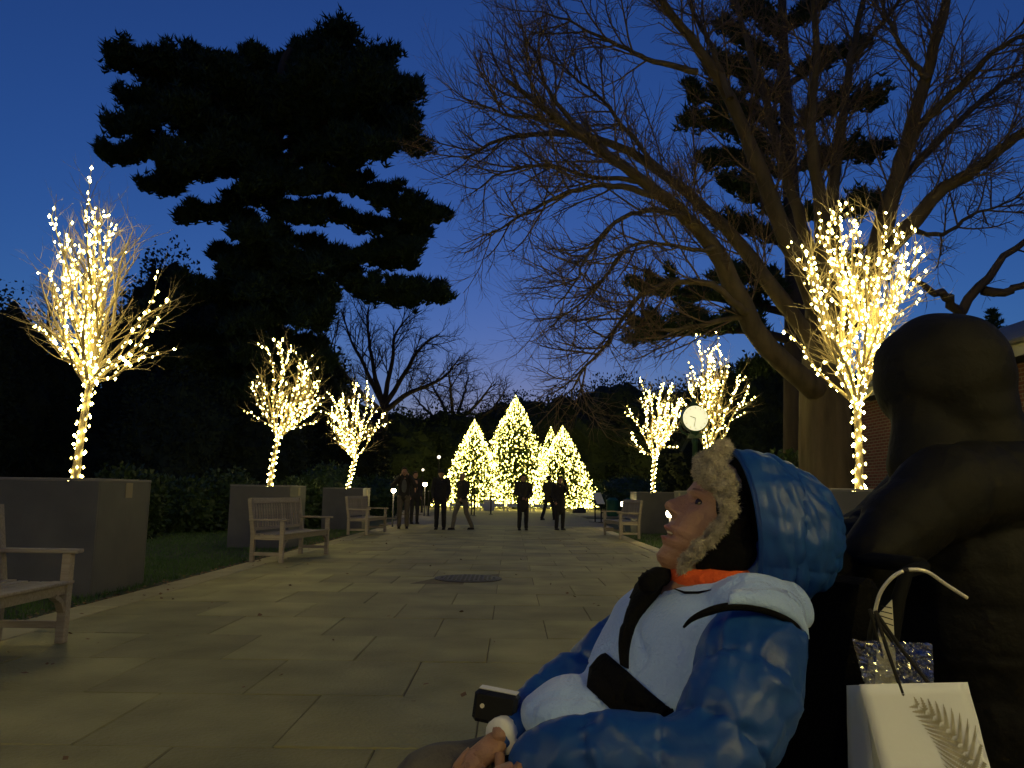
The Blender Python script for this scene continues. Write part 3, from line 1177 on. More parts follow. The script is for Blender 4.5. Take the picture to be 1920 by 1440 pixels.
# ------------------------------------------------------------------ dense dark trees around the garden
def crown_mesh(rx, ry, rz, seed, nleaf, leaf):
    """lumpy closed core with leaf-sized faces standing out of it"""
    r = random.Random(seed)
    b = MB()
    nu, nv = 30, 20
    off = Vector((r.uniform(0, 50), r.uniform(0, 50), r.uniform(0, 50)))

    def surf(a, th):
        d = Vector((sin(th) * cos(a), sin(th) * sin(a), cos(th)))
        k = 1 + 0.20 * noise.noise(d * 2.0 + off) + 0.16 * noise.noise(d * 4.5 + off) + 0.10 * noise.noise(d * 9 + off)
        return Vector((d.x * rx * k, d.y * ry * k, d.z * rz * k)), d
    rows = []
    for i in range(nv + 1):
        rows.append([tuple(surf(2 * pi * j / nu, pi * i / nv)[0] * 0.90) for j in range(nu)])
    b.grid(rows, closed_u=True)
    for i in range(nleaf):
        z = r.uniform(-0.75, 1)
        a = r.uniform(0, 2 * pi)
        p, d = surf(a, math.acos(z))
        p = p * r.uniform(0.84, 1.07)
        u = (d + rand_unit(r) * 0.9).normalized() * leaf * r.uniform(0.6, 1.4)
        w = u.cross(rand_unit(r)).normalized() * leaf * 0.35
        b.quad(p - w * 0.6, p + u * 0.45 - w, p + u, p + u * 0.45 + w)
    return b


def leafy(name, label, x, y, h, rx, rz, seed, nleaf=2600, leaf=0.32, m='yew_leaf', group='dark trees around the garden', cat='tree', cz=None):
    t = thing(name, label, cat, (x, y, -0.08), 0, group)
    cz = cz if cz is not None else max(h - rz, rz * 0.72)
    b = MB()
    b.tube([(0, 0, -0.1), (0.1, 0, cz * 0.5), (0, 0, cz + rz * 0.3)], [0.06 * h ** 0.8 * 0.5 + 0.03, 0.05 * h ** 0.8 * 0.5 + 0.02, 0.03], 8)
    b.build('trunk', 'dark_bark', t, True)
    cb = crown_mesh(rx, rx * 0.85, rz, seed, nleaf, leaf)
    cb.v = [(p[0], p[1], p[2] + cz) for p in cb.v]
    cb.build('crown', m, t)
    return t


def at(px, d):
    return P(px, 900, d).x


def hgt(px, py, d):
    return P(px, py, d).z


dark = [
    # px, top py, d, halfwidth px, label
    (-30, 572, 34, 120, 'dark evergreen whose top rises beyond the tallest lit tree, away from the pine'),
    (75, 660, 36, 110, 'dark evergreen behind the trunk of the tallest lit tree'),
    (-150, 500, 30, 130, 'outermost dark evergreen past the tallest lit tree'),
    (285, 480, 46, 95, 'broad dark evergreen between the tallest lit tree and the white pine'),
    (370, 520, 44, 110, 'dark evergreen leaning into the lower tiers of the white pine'),
    (330, 700, 32, 100, 'low rounded evergreen below the white pine, behind the lawn'),
    (470, 720, 34, 100, 'dark evergreen just behind the lit tree in the middle planter'),
    (575, 640, 50, 90, 'dark evergreen between the white pine trunk and the far bare tree'),
    (610, 760, 44, 100, 'low dark evergreen behind the short round lit tree'),
    (730, 765, 64, 110, 'low dark hedge-like evergreen under the far bare tree'),
    (850, 770, 66, 110, 'dark evergreen behind the lit fir on the grey-trousers side'),
    (965, 745, 80, 100, 'far dark evergreen directly behind the tallest lit fir'),
    (1070, 738, 70, 95, 'dark rounded evergreen behind the half hidden lit fir'),
    (1160, 716, 68, 125, 'highest of the dark rounded evergreens at the end of the garden'),
    (1260, 730, 62, 110, 'dark rounded evergreen behind the street clock'),
    (1370, 700, 50, 110, 'dark evergreen behind the lit tree next to the clock'),
    (1450, 660, 30, 110, 'dark evergreen low behind the oak limbs'),
    (1640, 690, 30, 110, 'dark evergreen behind the vase-shaped lit tree'),
]
for i, (px, py, d, hw, lab) in enumerate(dark):
    h = hgt(px, py, d)
    rx = hw / F * d
    rz = max(h * 0.58, 1.0)
    leafy('evergreen_tree', lab, at(px, d), d, h, rx * 1.1, rz, 100 + i, 8500, 0.17 if d < 40 else 0.24, cz=h - rz)
shr = [(345, 905, 21, 70), (430, 895, 22, 60), (620, 880, 30, 60), (560, 905, 24, 50), (235, 890, 18, 70), (700, 900, 34, 60), (1110, 905, 60, 60), (1400, 880, 20, 70), (1180, 900, 44, 60), (1480, 870, 18, 60)]
lab_ = ['leafy shrub beside the biggest planter', 'leafy shrub behind the slatted-back bench', 'shrub between the middle and far planters', 'shrub just behind the middle planter',
        'shrub mostly behind the biggest planter', 'shrub behind the bench next to the man with raised elbows', 'low shrub at the foot of the firs', 'shrub behind the fleece hat', 'shrub behind the sign stand', 'shrub at the foot of the oak']
for i, (px, py, d, hw) in enumerate(shr):
    h = hgt(px, py, d)
    rx = hw / F * d
    leafy('shrub', lab_[i], at(px, d), d, h, rx, h * 0.62, 200 + i, 2600, 0.13, 'shrub_leaf', 'leafy shrubs behind the planters', 'shrub', cz=h * 0.5)


# far bare trees
def bare(name, label, px, base_py, d, limbs, seed, r0, cfgx, parent_trunk):
    r = random.Random(seed)
    o = Vector((P(px, 900, d).x, d, -0.08))
    t = thing(name, label, 'tree', o, 0, 'far bare trees')
    tp = smooth_path([o] + [P(q[0], q[1], d) for q in parent_trunk], 10)
    b = MB()
    b.tube([p - o for p in tp], [r0 * (1 - 0.4 * i / 10) for i in range(11)], 8)
    b.build('trunk', 'dark_bark', t, True)
    brs = []
    for spec in limbs:
        pts = roughen(px_limb(spec, d, d + r.uniform(-4, 4), 12), 0.05, r)
        brs.append((pts, r0 * 0.55, 0.03, 3))
        grow(pts, r0 * 0.5, 0.03, 2, cfgx, r, brs, 0.15)
    b = MB()
    add_branches(b, [([p - o for p in q[0]], *q[1:]) for q in brs], {3: 6, 2: 3, 1: 3, 0: 3})
    b.build('crown', 'far_twig', t, True)
    return t


cfgf = {2: (2.0, 2.8, 0.055, 40, 0.12, 0.05, 5), 1: (3.2, 1.5, 0.026, 40, 0.15, 0.03, 4), 0: (4.0, 0.8, 0.015, 40, 0.17, 0.0, 2)}
bare('bare_tree', 'far bare tree with upswept limbs behind the lower end of the white pine', 705, 900, 58, [
    [(718, 760), (690, 700), (660, 640), (640, 580)], [(718, 760), (700, 690), (690, 620), (690, 575)],
    [(720, 750), (735, 680), (740, 630), (770, 590)], [(722, 760), (760, 700), (790, 650), (825, 625)],
    [(722, 770), (770, 735), (830, 710), (865, 665)], [(715, 770), (660, 720), (620, 660), (600, 610)], [(712, 780), (640, 740), (600, 690), (570, 640)]],
    61, 0.42, cfgf, [(718, 850), (720, 755)])
cfgd = {2: (2.4, 2.0, 0.05, 50, 0.12, 0.03, 4), 1: (3.4, 1.1, 0.028, 50, 0.15, 0.02, 3), 0: (4.2, 0.6, 0.018, 50, 0.15, 0.0, 2)}
bare('bare_tree', 'dense twiggy bare tree behind the lit fir on the grey-trousers side', 850, 900, 66, [
    [(850, 800), (820, 740), (800, 700)], [(850, 800), (845, 730), (840, 690)], [(852, 800), (870, 740), (880, 700)],
    [(852, 800), (900, 750), (925, 715)], [(855, 810), (920, 770), (950, 725)], [(848, 810), (800, 770), (770, 735)]],
    62, 0.35, cfgd, [(850, 860), (850, 790)])
bare('bare_tree', 'faint bare tree behind the tallest lit tree', 105, 900, 44, [
    [(115, 800), (100, 700), (90, 620), (95, 570)], [(118, 800), (135, 690), (150, 610), (150, 560)], [(120, 800), (160, 720), (190, 650)], [(112, 800), (75, 730), (60, 660)]],
    63, 0.25, cfgf, [(115, 860), (116, 780)])
# tree whose limb leans in over the dark hood
bare('bare_tree', 'bare tree leaning its forked limb in above the dark hood', 1760, 930, 12.5, [
    [(1790, 610), (1807, 579), (1846, 523), (1890, 480), (1935, 440), (2000, 400)], [(1846, 545), (1880, 545), (1935, 530), (2000, 500)], [(1800, 600), (1780, 560), (1740, 545), (1700, 520)]],
    64, 0.17, {2: (1.2, 0.8, 0.02, 45, 0.15, 0.0, 5), 1: (3, 0.5, 0.009, 45, 0.18, 0, 4), 0: (4, 0.25, 0.006, 40, 0.2, 0, 3)}, [(1765, 760), (1785, 615)])
# small spruce top over the roof
sp = thing('spruce_tree', 'small spruce top showing above the building roof', 'tree', (P(1884, 900, 26).x, 26, -0.08), 0)
H = hgt(1882, 580, 26)
b = MB()
b.tube([(0, 0, 0), (0, 0, H)], [0.18, 0.015], 6)
b.build('trunk', 'dark_bark', sp)
b = MB()
rs = random.Random(77)
for i in range(170):
    u = (i + rs.random()) / 170
    z = 0.8 + (H - 0.8) * u
    L = 2.3 * (1 - u) + 0.12
    a = i * 2.4
    d = Vector((cos(a), sin(a), 0.55))
    n = int(6 + L * 10)
    for k in range(n):
        q = Vector((0, 0, z)) + d * L * (k + 1) / n
        tuft(b, q, rs, 0.16, 0.3)
b.build('crown', 'pine_needle', sp)

# ------------------------------------------------------------------ brick building on the far side
bl = thing('brick_building', 'low brick building with cream fascia beyond the dark coat', 'building', (9.0, 8, -0.06))
b = MB()
b.box(0, 7, 0, 12, 0, 3.55)
b.build('wall', 'brick', bl)
b = MB()
b.quad((-0.45, -0.4, 3.78), (3.5, -0.4, 5.5), (3.5, 12.4, 5.5), (-0.45, 12.4, 3.78))
b.quad((3.5, -0.4, 5.5), (7.45, -0.4, 3.78), (7.45, 12.4, 3.78), (3.5, 12.4, 5.5))
b.tri((-0.4, 12.35, 3.72), (7.4, 12.35, 3.72), (3.5, 12.35, 5.46))
b.tri((7.4, -0.35, 3.72), (-0.4, -0.35, 3.72), (3.5, -0.35, 5.46))
b.quad((-0.45, -0.4, 3.70), (-0.45, 12.4, 3.70), (7.45, 12.4, 3.70), (7.45, -0.4, 3.70))
rf = b.build('roof', 'roof', bl)
b = MB()
b.box(-0.475, -0.45, -0.42, 12.42, 3.55, 3.79)
b.box(-0.45, 7.45, 12.42, 12.445, 3.55, 3.79)
b.build('fascia', 'fascia', bl)
b = MB()
b.tube([(-0.52, -0.42, 3.80), (-0.52, 12.42, 3.80)], 0.05, 8)
b.build('gutter', 'roof', bl)
for yy in (3.0,):
    b = MB()
    b.box(-0.02, 0.03, yy, yy + 1.1, 0.9, 2.5)
    w = b.build('window', 'fascia', bl)
    b = MB()
    b.box(-0.026, -0.018, yy + 0.07, yy + 1.03, 0.97, 2.43)
    b.build('pane', 'black_metal', w)

# ------------------------------------------------------------------ street clock
CD = 14.9
cc = P(1302, 785, CD)
ck = thing('street_clock', 'green street clock on a post with a glowing round face', 'clock', (cc.x, CD, -0.06))
KS = 0.64
ck.scale = (KS, KS, KS)
cz = (cc.z + 0.06) / KS
b = MB()
b.lathe([(0.26, 0), (0.26, 0.12), (0.17, 0.18), (0.17, 0.7), (0.12, 0.78), (0.085, 0.9), (0.075, cz - 0.75), (0.10, cz - 0.72), (0.10, cz - 0.66), (0.07, cz - 0.6)], 14)
b.build('post', 'clock_green', ck, True)
b = MB()
Mx = Matrix.Rotation(pi / 2, 4, 'X')
b.lathe([(0.36, -0.14), (0.405, -0.12), (0.405, 0.12), (0.36, 0.14)], 36, (0, 0, cz), Mx)
b.beam((-0.20, 0, cz - 0.52), (0.20, 0, cz - 0.52), 0.18, 0.14)
b.tube([(0, 0, cz - 0.62), (0, 0, cz - 0.38)], [0.07, 0.15], 10)
b.build('case', 'clock_green', ck)
b = MB()
for s in (-1, 1):
    b.tube([(s * 0.2, 0, cz - 0.5), (s * 0.36, 0, cz - 0.42), (s * 0.44, 0, cz - 0.28), (s * 0.40, 0, cz - 0.16)], [0.03, 0.03, 0.025, 0.015], 6)
b.lathe([(0.10, 0.0), (0.14, 0.05), (0.06, 0.10), (0.07, 0.16), (0.01, 0.30)], 10, (0, 0, cz + 0.39))
b.build('ornament', 'clock_green', ck, True)
for s in (-1, 1):
    b = MB()
    b.lathe([(0.375, 0.0), (0.375, 0.012)], 40, (0, s * 0.1405, cz), Matrix.Rotation(-s * pi / 2, 4, 'X').inverted())
    fc = b.build('face', 'clock_glass', ck)
    b = MB()
    yy = s * 0.155
    for k in range(12):
        a = k * pi / 6
        b.beam((sin(a) * 0.29, yy, cz + cos(a) * 0.29), (sin(a) * 0.335, yy, cz + cos(a) * 0.335), 0.018, 0.004, Vector((0, 1, 0)))
    b.beam((0, yy, cz), (0.17 * s, yy, cz + 0.06), 0.02, 0.004, Vector((0, 1, 0)))
    b.beam((0, yy, cz), (0.05 * s, yy, cz - 0.26), 0.014, 0.004, Vector((0, 1, 0)))
    b.build('hand', 'clock_green', fc)


# ------------------------------------------------------------------ path lamps
def path_lamp(px, py, d, rad, label, ground=-0.06, em='lamp_glass'):
    c = P(px, py, d)
    t = thing('path_lamp', label, 'lamp', (c.x, d, ground), 0, 'low glowing path lamps')
    z = c.z - ground
    b = MB()
    b.lathe([(0.07, 0), (0.07, 0.03), (0.028, 0.05), (0.024, z - rad * 0.9)], 10)
    b.build('post', 'black_metal', t, True)
    b = MB()
    b.ball((0, 0, z), rad, nu=14, nv=10)
    b.build('globe', em, t, True)
    b = MB()
    b.lathe([(rad * 0.95, z + rad * 0.72), (rad * 0.75, z + rad * 0.98), (0.01, z + rad * 1.2)], 12)
    b.build('cap', 'black_metal', t)
    return t


path_lamp(738, 920, 24.4, 0.07, 'glowing path lamp beside the elbow of the man with raised arms')
path_lamp(797, 908, 36, 0.10, 'glowing path lamp next to the thin post between two visitors')
path_lamp(717, 921, 40, 0.08, 'small glowing path lamp farther behind the bench end')
path_lamp(1169, 945, 24, 0.085, 'glowing path lamp just behind the bench across the walk')
path_lamp(1256, 963, 17.5, 0.085, 'glowing path lamp on the grass just behind the street clock')


def lamp_post(px, py, d, label, rad=0.11):
    c = P(px, py, d)
    t = thing('lamp_post', label, 'lamp post', (c.x, d, -0.06), 0, 'thin far lamp posts')
    z = c.z + 0.06
    b = MB()
    b.lathe([(0.09, 0), (0.06, 0.1), (0.035, z - 0.12)], 8)
    b.build('post', 'black_metal', t)
    b = MB()
    b.ball((0, 0, z), rad, nu=12, nv=8)
    b.build('globe', 'white_lamp', t, True)
    return t


lamp_post(823, 857, 44, 'thin lamp post with a pale globe above the man in the cap', 0.10)
lamp_post(793, 881, 42, 'thin lamp post beside the glowing path lamp', 0.07)

# ------------------------------------------------------------------ bits around the firs
def rail(px0, px1, py, d, label):
    a = P(px0, py, d)
    c = P(px1, py, d)
    t = thing('low_barrier', label, 'barrier', ((a.x + c.x) / 2, d, 0), 0, 'white barriers in front of the firs')
    L = c.x - a.x
    b = MB()
    b.box(-L / 2, L / 2, -0.02, 0.02, 0.26, 0.46, 0.006)
    b.build('board', 'white_paint', t)
    for s in (-1, 1):
        b = MB()
        b.box(s * (L / 2 - 0.04) - 0.03, s * (L / 2 - 0.04) + 0.03, 0.022, 0.08, 0, 0.55)
        b.build('post', 'white_paint', t)
    return t


BD = 47.0
for i, (a, c, l) in enumerate(((843, 885, 'white barrier board in front of the fir on the grey-trousers side'), (899, 946, 'white barrier board with the pale box standing behind it'),
                               (950, 996, 'white barrier board behind the person in the long dark coat'), (1000, 1056, 'white barrier board behind the walking person in the olive coat'))):
    rail(a, c, 955, BD, l)
p = P(917, 946, 49)
t = thing('electrical_box', 'pale grey box at the foot of the lit firs', 'box', (p.x, 49, 0))
b = MB()
b.box(-0.35, 0.35, -0.2, 0.2, 0, 0.62, 0.02)
b.build('body', 'white_paint', t)
b = MB()
b.box(-0.37, 0.37, -0.22, 0.22, 0.62, 0.67, 0.01)
b.build('lid', 'white_paint', t)
for px, py, d, hh, l in ((921, 962, 40, 1.15, 'black post standing in front of the pale box'), (885, 966, 38, 1.3, 'black post beside the man in grey trousers, nearer the firs'), (890, 968, 37, 1.3, 'black post beside the man in grey trousers, nearer the walk'),
                         (804, 966, 36, 1.1, 'thin dark post beside the man in the cap')):
    x = P(px, 920, d).x
    t = thing('post', l, 'post', (x, d, -0.02))
    b = MB()
    b.lathe([(0.11, 0), (0.11, 0.03), (0.035, 0.05), (0.03, hh), (0.045, hh + 0.01), (0.045, hh + 0.04), (0.01, hh + 0.06)], 8)
    b.build('shaft', 'black_metal', t)
# sign stand by the far bench
p = P(1125, 968, 31)
t = thing('sign_stand', 'small slanted information sign on two legs beside the walk', 'sign', (P(1124, 930, 31).x, 31, -0.02), radians(25))
b = MB()
b.beam((-0.18, 0.05, 0.95), (0.18, 0.05, 0.95), 0.55, 0.02, Vector((0, -0.8, 0.6)))
b.build('panel', 'white_paint', t)
for s in (-1, 1):
    b = MB()
    b.box(s * 0.14 - 0.02, s * 0.14 + 0.02, 0.08, 0.12, 0, 0.95)
    b.build('leg', 'black_metal', t)
b = MB()
b.box(-0.3, 0.3, -0.05, 0.3, 0, 0.03)
b.build('base', 'black_metal', t)
# dark boulder at the foot of the firs
def boulder(px, d, rad, label):
    t_ = MB()
    rows = []
    for i in range(9):
        th = pi * i / 8
        rows.append([Vector((sin(th) * cos(a), sin(th) * sin(a), -cos(th))) for a in [2 * pi * j / 12 for j in range(12)]])
    rows = [[(q.x * rad * (1 + 0.25 * noise.noise(q * 1.7)), q.y * rad * 0.8 * (1 + 0.25 * noise.noise(q * 1.7)), max(-0.1, q.z * rad * 0.7 * (1 + 0.2 * noise.noise(q * 2)))) for q in r_] for r_ in rows]
    t_.grid(rows, closed_u=True)
    o = t_.build('boulder', 'stone_dark', None, True)
    o.location = (P(px, 900, d).x, d, 0.02)
    tag(o, label, 'rock')


boulder(1087, 46, 0.42, 'dark rounded boulder at the foot of the fir group')
# green litter bins far off
for px, d, l in ((1148, 40, 'green bin beside the far visitors'), (1181, 40, 'green bin behind the glowing path lamp')):
    x = P(px, 900, d).x
    t = thing('litter_bin', l, 'bin', (x, d, -0.05))
    b = MB()
    b.lathe([(0.24, 0), (0.30, 0.1), (0.32, 0.75), (0.30, 0.8)], 14)
    b.build('body', 'green_paint', t)
    b = MB()
    b.lathe([(0.33, 0.8), (0.33, 0.85), (0.15, 0.98)], 14)
    b.build('lid', 'green_paint', t)
# pale kerb slab left of the visitors
p = P(690, 952, 36)

# ------------------------------------------------------------------ people: shared helpers
mat('skin', (0.30, 0.155, 0.095), 0.48, (0.37, 0.20, 0.13), 38, 0.22, 210, attr='lip', attrcol=(0.33, 0.10, 0.085))
mat('cloth_black', (0.012, 0.011, 0.012), 0.85, (0.02, 0.018, 0.018), 14, 0.2, 60)
mat('cloth_dark', (0.022, 0.019, 0.016), 0.85, (0.032, 0.028, 0.022), 14, 0.2, 60)
mat('cloth_olive', (0.05, 0.042, 0.014), 0.85, (0.07, 0.058, 0.02), 14, 0.2, 60)
mat('cloth_khaki', (0.10, 0.08, 0.05), 0.85, (0.13, 0.105, 0.07), 14, 0.2, 60)
mat('cloth_grey', (0.12, 0.105, 0.08), 0.85, (0.16, 0.14, 0.11), 14, 0.2, 60)
mat('shirt_grey', (0.10, 0.10, 0.085), 0.85, (0.13, 0.13, 0.11), 14, 0.2, 60)
mat('hair_dark', (0.02, 0.013, 0.009), 0.7, (0.035, 0.024, 0.016), 30, 0.4, 90)
mat('hair_pale', (0.24, 0.18, 0.12), 0.7, (0.3, 0.23, 0.16), 30, 0.4, 90)
mat('phone', (0.02, 0.02, 0.022), 0.2)


def bulge(mb, a, ra, b2, rb, n=10, flat=None):
    """rounded tapering limb piece; flat=(axis vector, factor) squashes it along an axis"""
    a = Vector(a)
    b2 = Vector(b2)
    k0 = len(mb.v)
    mb.tube([a, a.lerp(b2, 0.5), b2], [ra, (ra + rb) / 2, rb], n)
    mb.ball(a, ra, nu=n, nv=6)
    mb.ball(b2, rb, nu=n, nv=6)
    if flat:
        ax, f = Vector(flat[0]).normalized(), flat[1]
        for i in range(k0, len(mb.v)):
            p = Vector(mb.v[i])
            # distance along the squash axis measured from the limb's axis
            t = (p - a).dot(b2 - a) / max((b2 - a).length_squared, 1e-9)
            c = a + (b2 - a) * t
            dd = (p - c).dot(ax)
            mb.v[i] = tuple(p - ax * dd * (1 - f))
    return mb


def remesh(mb, voxel, it=4, fac=0.5):
    me = mb.mesh('tmp')
    o = bpy.data.objects.new('tmp', me)
    COL.objects.link(o)
    m = o.modifiers.new('r', 'REMESH')
    m.mode = 'VOXEL'
    m.voxel_size = voxel
    if it:
        s = o.modifiers.new('s', 'SMOOTH')
        s.iterations = it
        s.factor = fac
    dg = bpy.context.evaluated_depsgraph_get()
    out = bpy.data.meshes.new_from_object(o.evaluated_get(dg))
    bpy.data.objects.remove(o)
    bpy.data.meshes.remove(me)
    return out


def mesh_np(me):
    n = len(me.vertices)
    co = np.empty(n * 3)
    me.vertices.foreach_get('co', co)
    nr = np.empty(n * 3)
    me.vertices.foreach_get('normal', nr)
    return co.reshape(-1, 3), nr.reshape(-1, 3)


def put(me, co):
    me.vertices.foreach_set('co', co.reshape(-1))
    me.update()


def mesh_obj(me, name, m, parent, smooth=True):
    me.name = name
    me.materials.clear()
    me.materials.append(MATS[m])
    if smooth:
        me.polygons.foreach_set('use_smooth', [True] * len(me.polygons))
    o = bpy.data.objects.new(name, me)
    COL.objects.link(o)
    o.parent = parent
    return o


def puff(me, segs, spacing, amp, namp=0.0, nscale=14.0, power=0.55, seed=0.0, gather=0.0):
    """quilted channels: seams every `spacing` along the nearest limb axis, plus creases"""
    co, nr = mesh_np(me)
    best = np.full(len(co), 1e9)
    t = np.zeros(len(co))
    acc = 0.0
    for a, ra, b2, rb in segs:
        a = np.array(a)
        b2 = np.array(b2)
        d = b2 - a
        L = np.linalg.norm(d)
        u = np.clip(((co - a) @ d) / (L * L), 0, 1)
        dist = np.linalg.norm(co - (a + u[:, None] * d), axis=1) - (ra + (rb - ra) * u)
        k = dist < best
        best[k] = dist[k]
        t[k] = acc + u[k] * L
        acc += L
    w = np.abs(np.sin(np.pi * t / spacing)) ** power - 0.62
    dsp = w * amp
    if gather:
        sd = np.abs(((t / spacing + 0.5) % 1.0) - 0.5) * spacing          # distance to the nearest seam
        gn = np.array([noise.noise((p[0] * 46 + seed, p[1] * 46, p[2] * 46)) for p in co])
        g2 = np.array([noise.noise((p[0] * 24, p[1] * 24 + seed, p[2] * 24)) for p in co])
        dsp = dsp + gather * (gn * np.exp(-sd / 0.012) + 0.9 * g2 * np.exp(-sd / 0.035))
    if namp:
        dsp = dsp + namp * np.array([noise.noise((p[0] * nscale + seed, p[1] * nscale, p[2] * nscale * 0.7)) + 0.5 * noise.noise((p[0] * nscale * 2.3, p[1] * nscale * 2.3 + seed, p[2] * nscale * 1.6)) for p in co])
    put(me, co + nr * dsp[:, None])


def hand(mb, wrist, direction, palm_n, s=1.0, curl=0.5):
    """palm, four fingers and a thumb, rooted in the wrist"""
    d = Vector(direction).normalized()
    n = Vector(palm_n)
    n = (n - d * n.dot(d)).normalized()
    sd = d.cross(n)
    w = Vector(wrist)
    bulge(mb, w, 0.026 * s, w + d * 0.07 * s, 0.030 * s, 10, (n, 0.55))
    for i, (o, L) in enumerate(((-0.027, 0.066), (-0.009, 0.076), (0.009, 0.072), (0.026, 0.056))):
        p0 = w + d * 0.082 * s + sd * o * s
        p1 = p0 + (d - n * curl * 0.4).normalized() * L * 0.45 * s
        p2 = p1 + (d - n * curl * 1.3).normalized() * L * 0.32 * s
        p3 = p2 + (d * (1 - curl) - n * (curl * 1.6 + 0.05)).normalized() * L * 0.27 * s
        mb.tube([p0 - d * 0.012, p0, p1, p2, p3], [0.0095 * s, 0.0095 * s, 0.009 * s, 0.008 * s, 0.006 * s], 7)
    q0 = w + d * 0.03 * s - sd * 0.026 * s
    q1 = q0 + (d * 0.6 - sd * 0.7 - n * 0.3).normalized() * 0.036 * s
    q2 = q1 + (d * 0.9 - sd * 0.2 - n * 0.4).normalized() * 0.03 * s
    mb.tube([q0, q1, q2], [0.012 * s, 0.010 * s, 0.007 * s], 7)


# ------------------------------------------------------------------ visitors on the walk
def visitor(label, px, fpy, tpy, rz=0.0, coat='cloth_black', legs='cloth_black', hairm='hair_dark', cap=False, pose='down',
            long_coat=0.0, step=0.0, shirt=False, lean=0.0, phone=False, group='visitors on the walk', slim=1.0):
    g = G(px, fpy)
    d = g.y
    h = P(px, tpy, d).z
    t = thing('person', label, 'person', (g.x, g.y, 0.0), rz, group)
    s = h / 1.72
    # local frame: faces -Y
    hipz, kz, az = 0.90 * s, 0.48 * s, 0.08 * s
    shz = 1.41 * s
    hw, sw = 0.095 * s * slim, 0.175 * s * slim
    hip = [Vector((-hw, 0, hipz)), Vector((hw, 0, hipz))]
    ft = [Vector((-hw * 1.15, -step * 0.32 * s, az)), Vector((hw * 1.15, step * 0.36 * s, az))]
    kn = [hip[0].lerp(ft[0], 0.5) + Vector((0, -0.04 * s - 0.03 * abs(step), 0)), hip[1].lerp(ft[1], 0.5) + Vector((0, -0.04 * s - 0.05 * abs(step), 0.02 * abs(step)))]
    sh = [Vector((-sw, lean * 0.1, shz)), Vector((sw, lean * 0.1, shz))]
    if pose == 'down':
        el = [Vector((-sw - 0.07 * s, 0.03, 1.12 * s)), Vector((sw + 0.07 * s, 0.03, 1.12 * s))]
        wr = [Vector((-sw - 0.03 * s, -0.10 * s, 0.90 * s)), Vector((sw + 0.03 * s, -0.10 * s, 0.90 * s))]
    elif pose == 'front':
        el = [Vector((-sw - 0.06 * s, 0.02, 1.13 * s)), Vector((sw + 0.09 * s, 0.02, 1.13 * s))]
        wr = [Vector((-0.05 * s, -0.22 * s, 1.0 * s)), Vector((0.10 * s, -0.22 * s, 0.97 * s))]
    elif pose == 'raised':
        el = [Vector((-sw - 0.14 * s, -0.10 * s, 1.20 * s)), Vector((sw + 0.14 * s, -0.10 * s, 1.20 * s))]
        wr = [Vector((-0.13 * s, -0.17 * s, 1.47 * s)), Vector((0.13 * s, -0.17 * s, 1.47 * s))]
    elif pose == 'phone':
        el = [Vector((-sw - 0.06 * s, 0.02, 1.13 * s)), Vector((sw + 0.07 * s, -0.12 * s, 1.16 * s))]
        wr = [Vector((-sw - 0.02 * s, -0.10 * s, 0.92 * s)), Vector((0.06 * s, -0.24 * s, 1.40 * s))]
    elif pose == 'swing':
        el = [Vector((-sw - 0.08 * s, 0.10 * s, 1.13 * s)), Vector((sw + 0.08 * s, -0.04 * s, 1.13 * s))]
        wr = [Vector((-sw - 0.05 * s, 0.04 * s, 0.92 * s)), Vector((sw + 0.04 * s, -0.22 * s, 0.96 * s))]
    neck = Vector((0, -0.01 * s, 1.47 * s))
    hc = Vector((0, -0.03 * s, 1.60 * s))
    # one continuous body
    b = MB()
    b.ball(hc, 0.078 * s, 0.098 * s, 0.118 * s)
    b.ball(hc + Vector((0, -0.098 * s, -0.015 * s)), 0.016 * s, 0.024 * s, 0.026 * s, 8, 6)
    b.ball(hc + Vector((0, -0.05 * s, -0.075 * s)), 0.045 * s, 0.045 * s, 0.04 * s, 10, 6)
    for e in (-1, 1):
        b.ball(hc + Vector((e * 0.079 * s, 0.01, -0.01)), 0.012 * s, 0.02 * s, 0.032 * s, 8, 6)
    bulge(b, neck - Vector((0, 0, 0.05)), 0.055 * s, hc - Vector((0, -0.01, 0.08 * s)), 0.05 * s)
    bulge(b, (0, 0, hipz), 0.11 * s, (0, 0, shz - 0.06), 0.115 * s)
    for i in (0, 1):
        bulge(b, sh[i], 0.045 * s, el[i], 0.038 * s, 8)
        bulge(b, el[i], 0.037 * s, wr[i], 0.027 * s, 8)
        bulge(b, hip[i], 0.07 * s, kn[i], 0.05 * s, 8)
        bulge(b, kn[i], 0.045 * s, ft[i], 0.033 * s, 8)
        hand(b, wr[i], (wr[i] - el[i]), Vector((-1 if i == 0 else 1, -0.3, 0.2)) * -1, s, 0.6)
    me = remesh(b, 0.0125, 1, 0.3)
    mesh_obj(me, 'body', 'skin', t)
    # jacket or coat
    b = MB()
    bulge(b, (0, 0.005, shz - 0.10 * s), 0.175 * s * slim, (0, 0, hipz + 0.10 * s), 0.165 * s * slim, 16, ((0, 1, 0), 0.72))
    bulge(b, sh[0] - Vector((0, 0, 0.03)), 0.085 * s, sh[1] - Vector((0, 0, 0.03)), 0.085 * s, 10)
    bulge(b, (0, 0, shz + 0.0), 0.09 * s, (0, -0.005, shz + 0.065 * s), 0.068 * s, 12)
    for i in (0, 1):
        bulge(b, sh[i], 0.082 * s, el[i], 0.068 * s, 10)
        bulge(b, el[i], 0.066 * s, el[i].lerp(wr[i], 0.96), 0.05 * s, 10)
    zb = hipz + 0.02 * s - long_coat * s
    bulge(b, (0, 0, hipz + 0.10 * s), 0.17 * s * slim, (0, 0, zb), (0.175 + 0.04 * long_coat) * s * slim, 16, ((0, 1, 0), 0.75))
    me = remesh(b, 0.016, 3)
    co, nr = mesh_np(me)
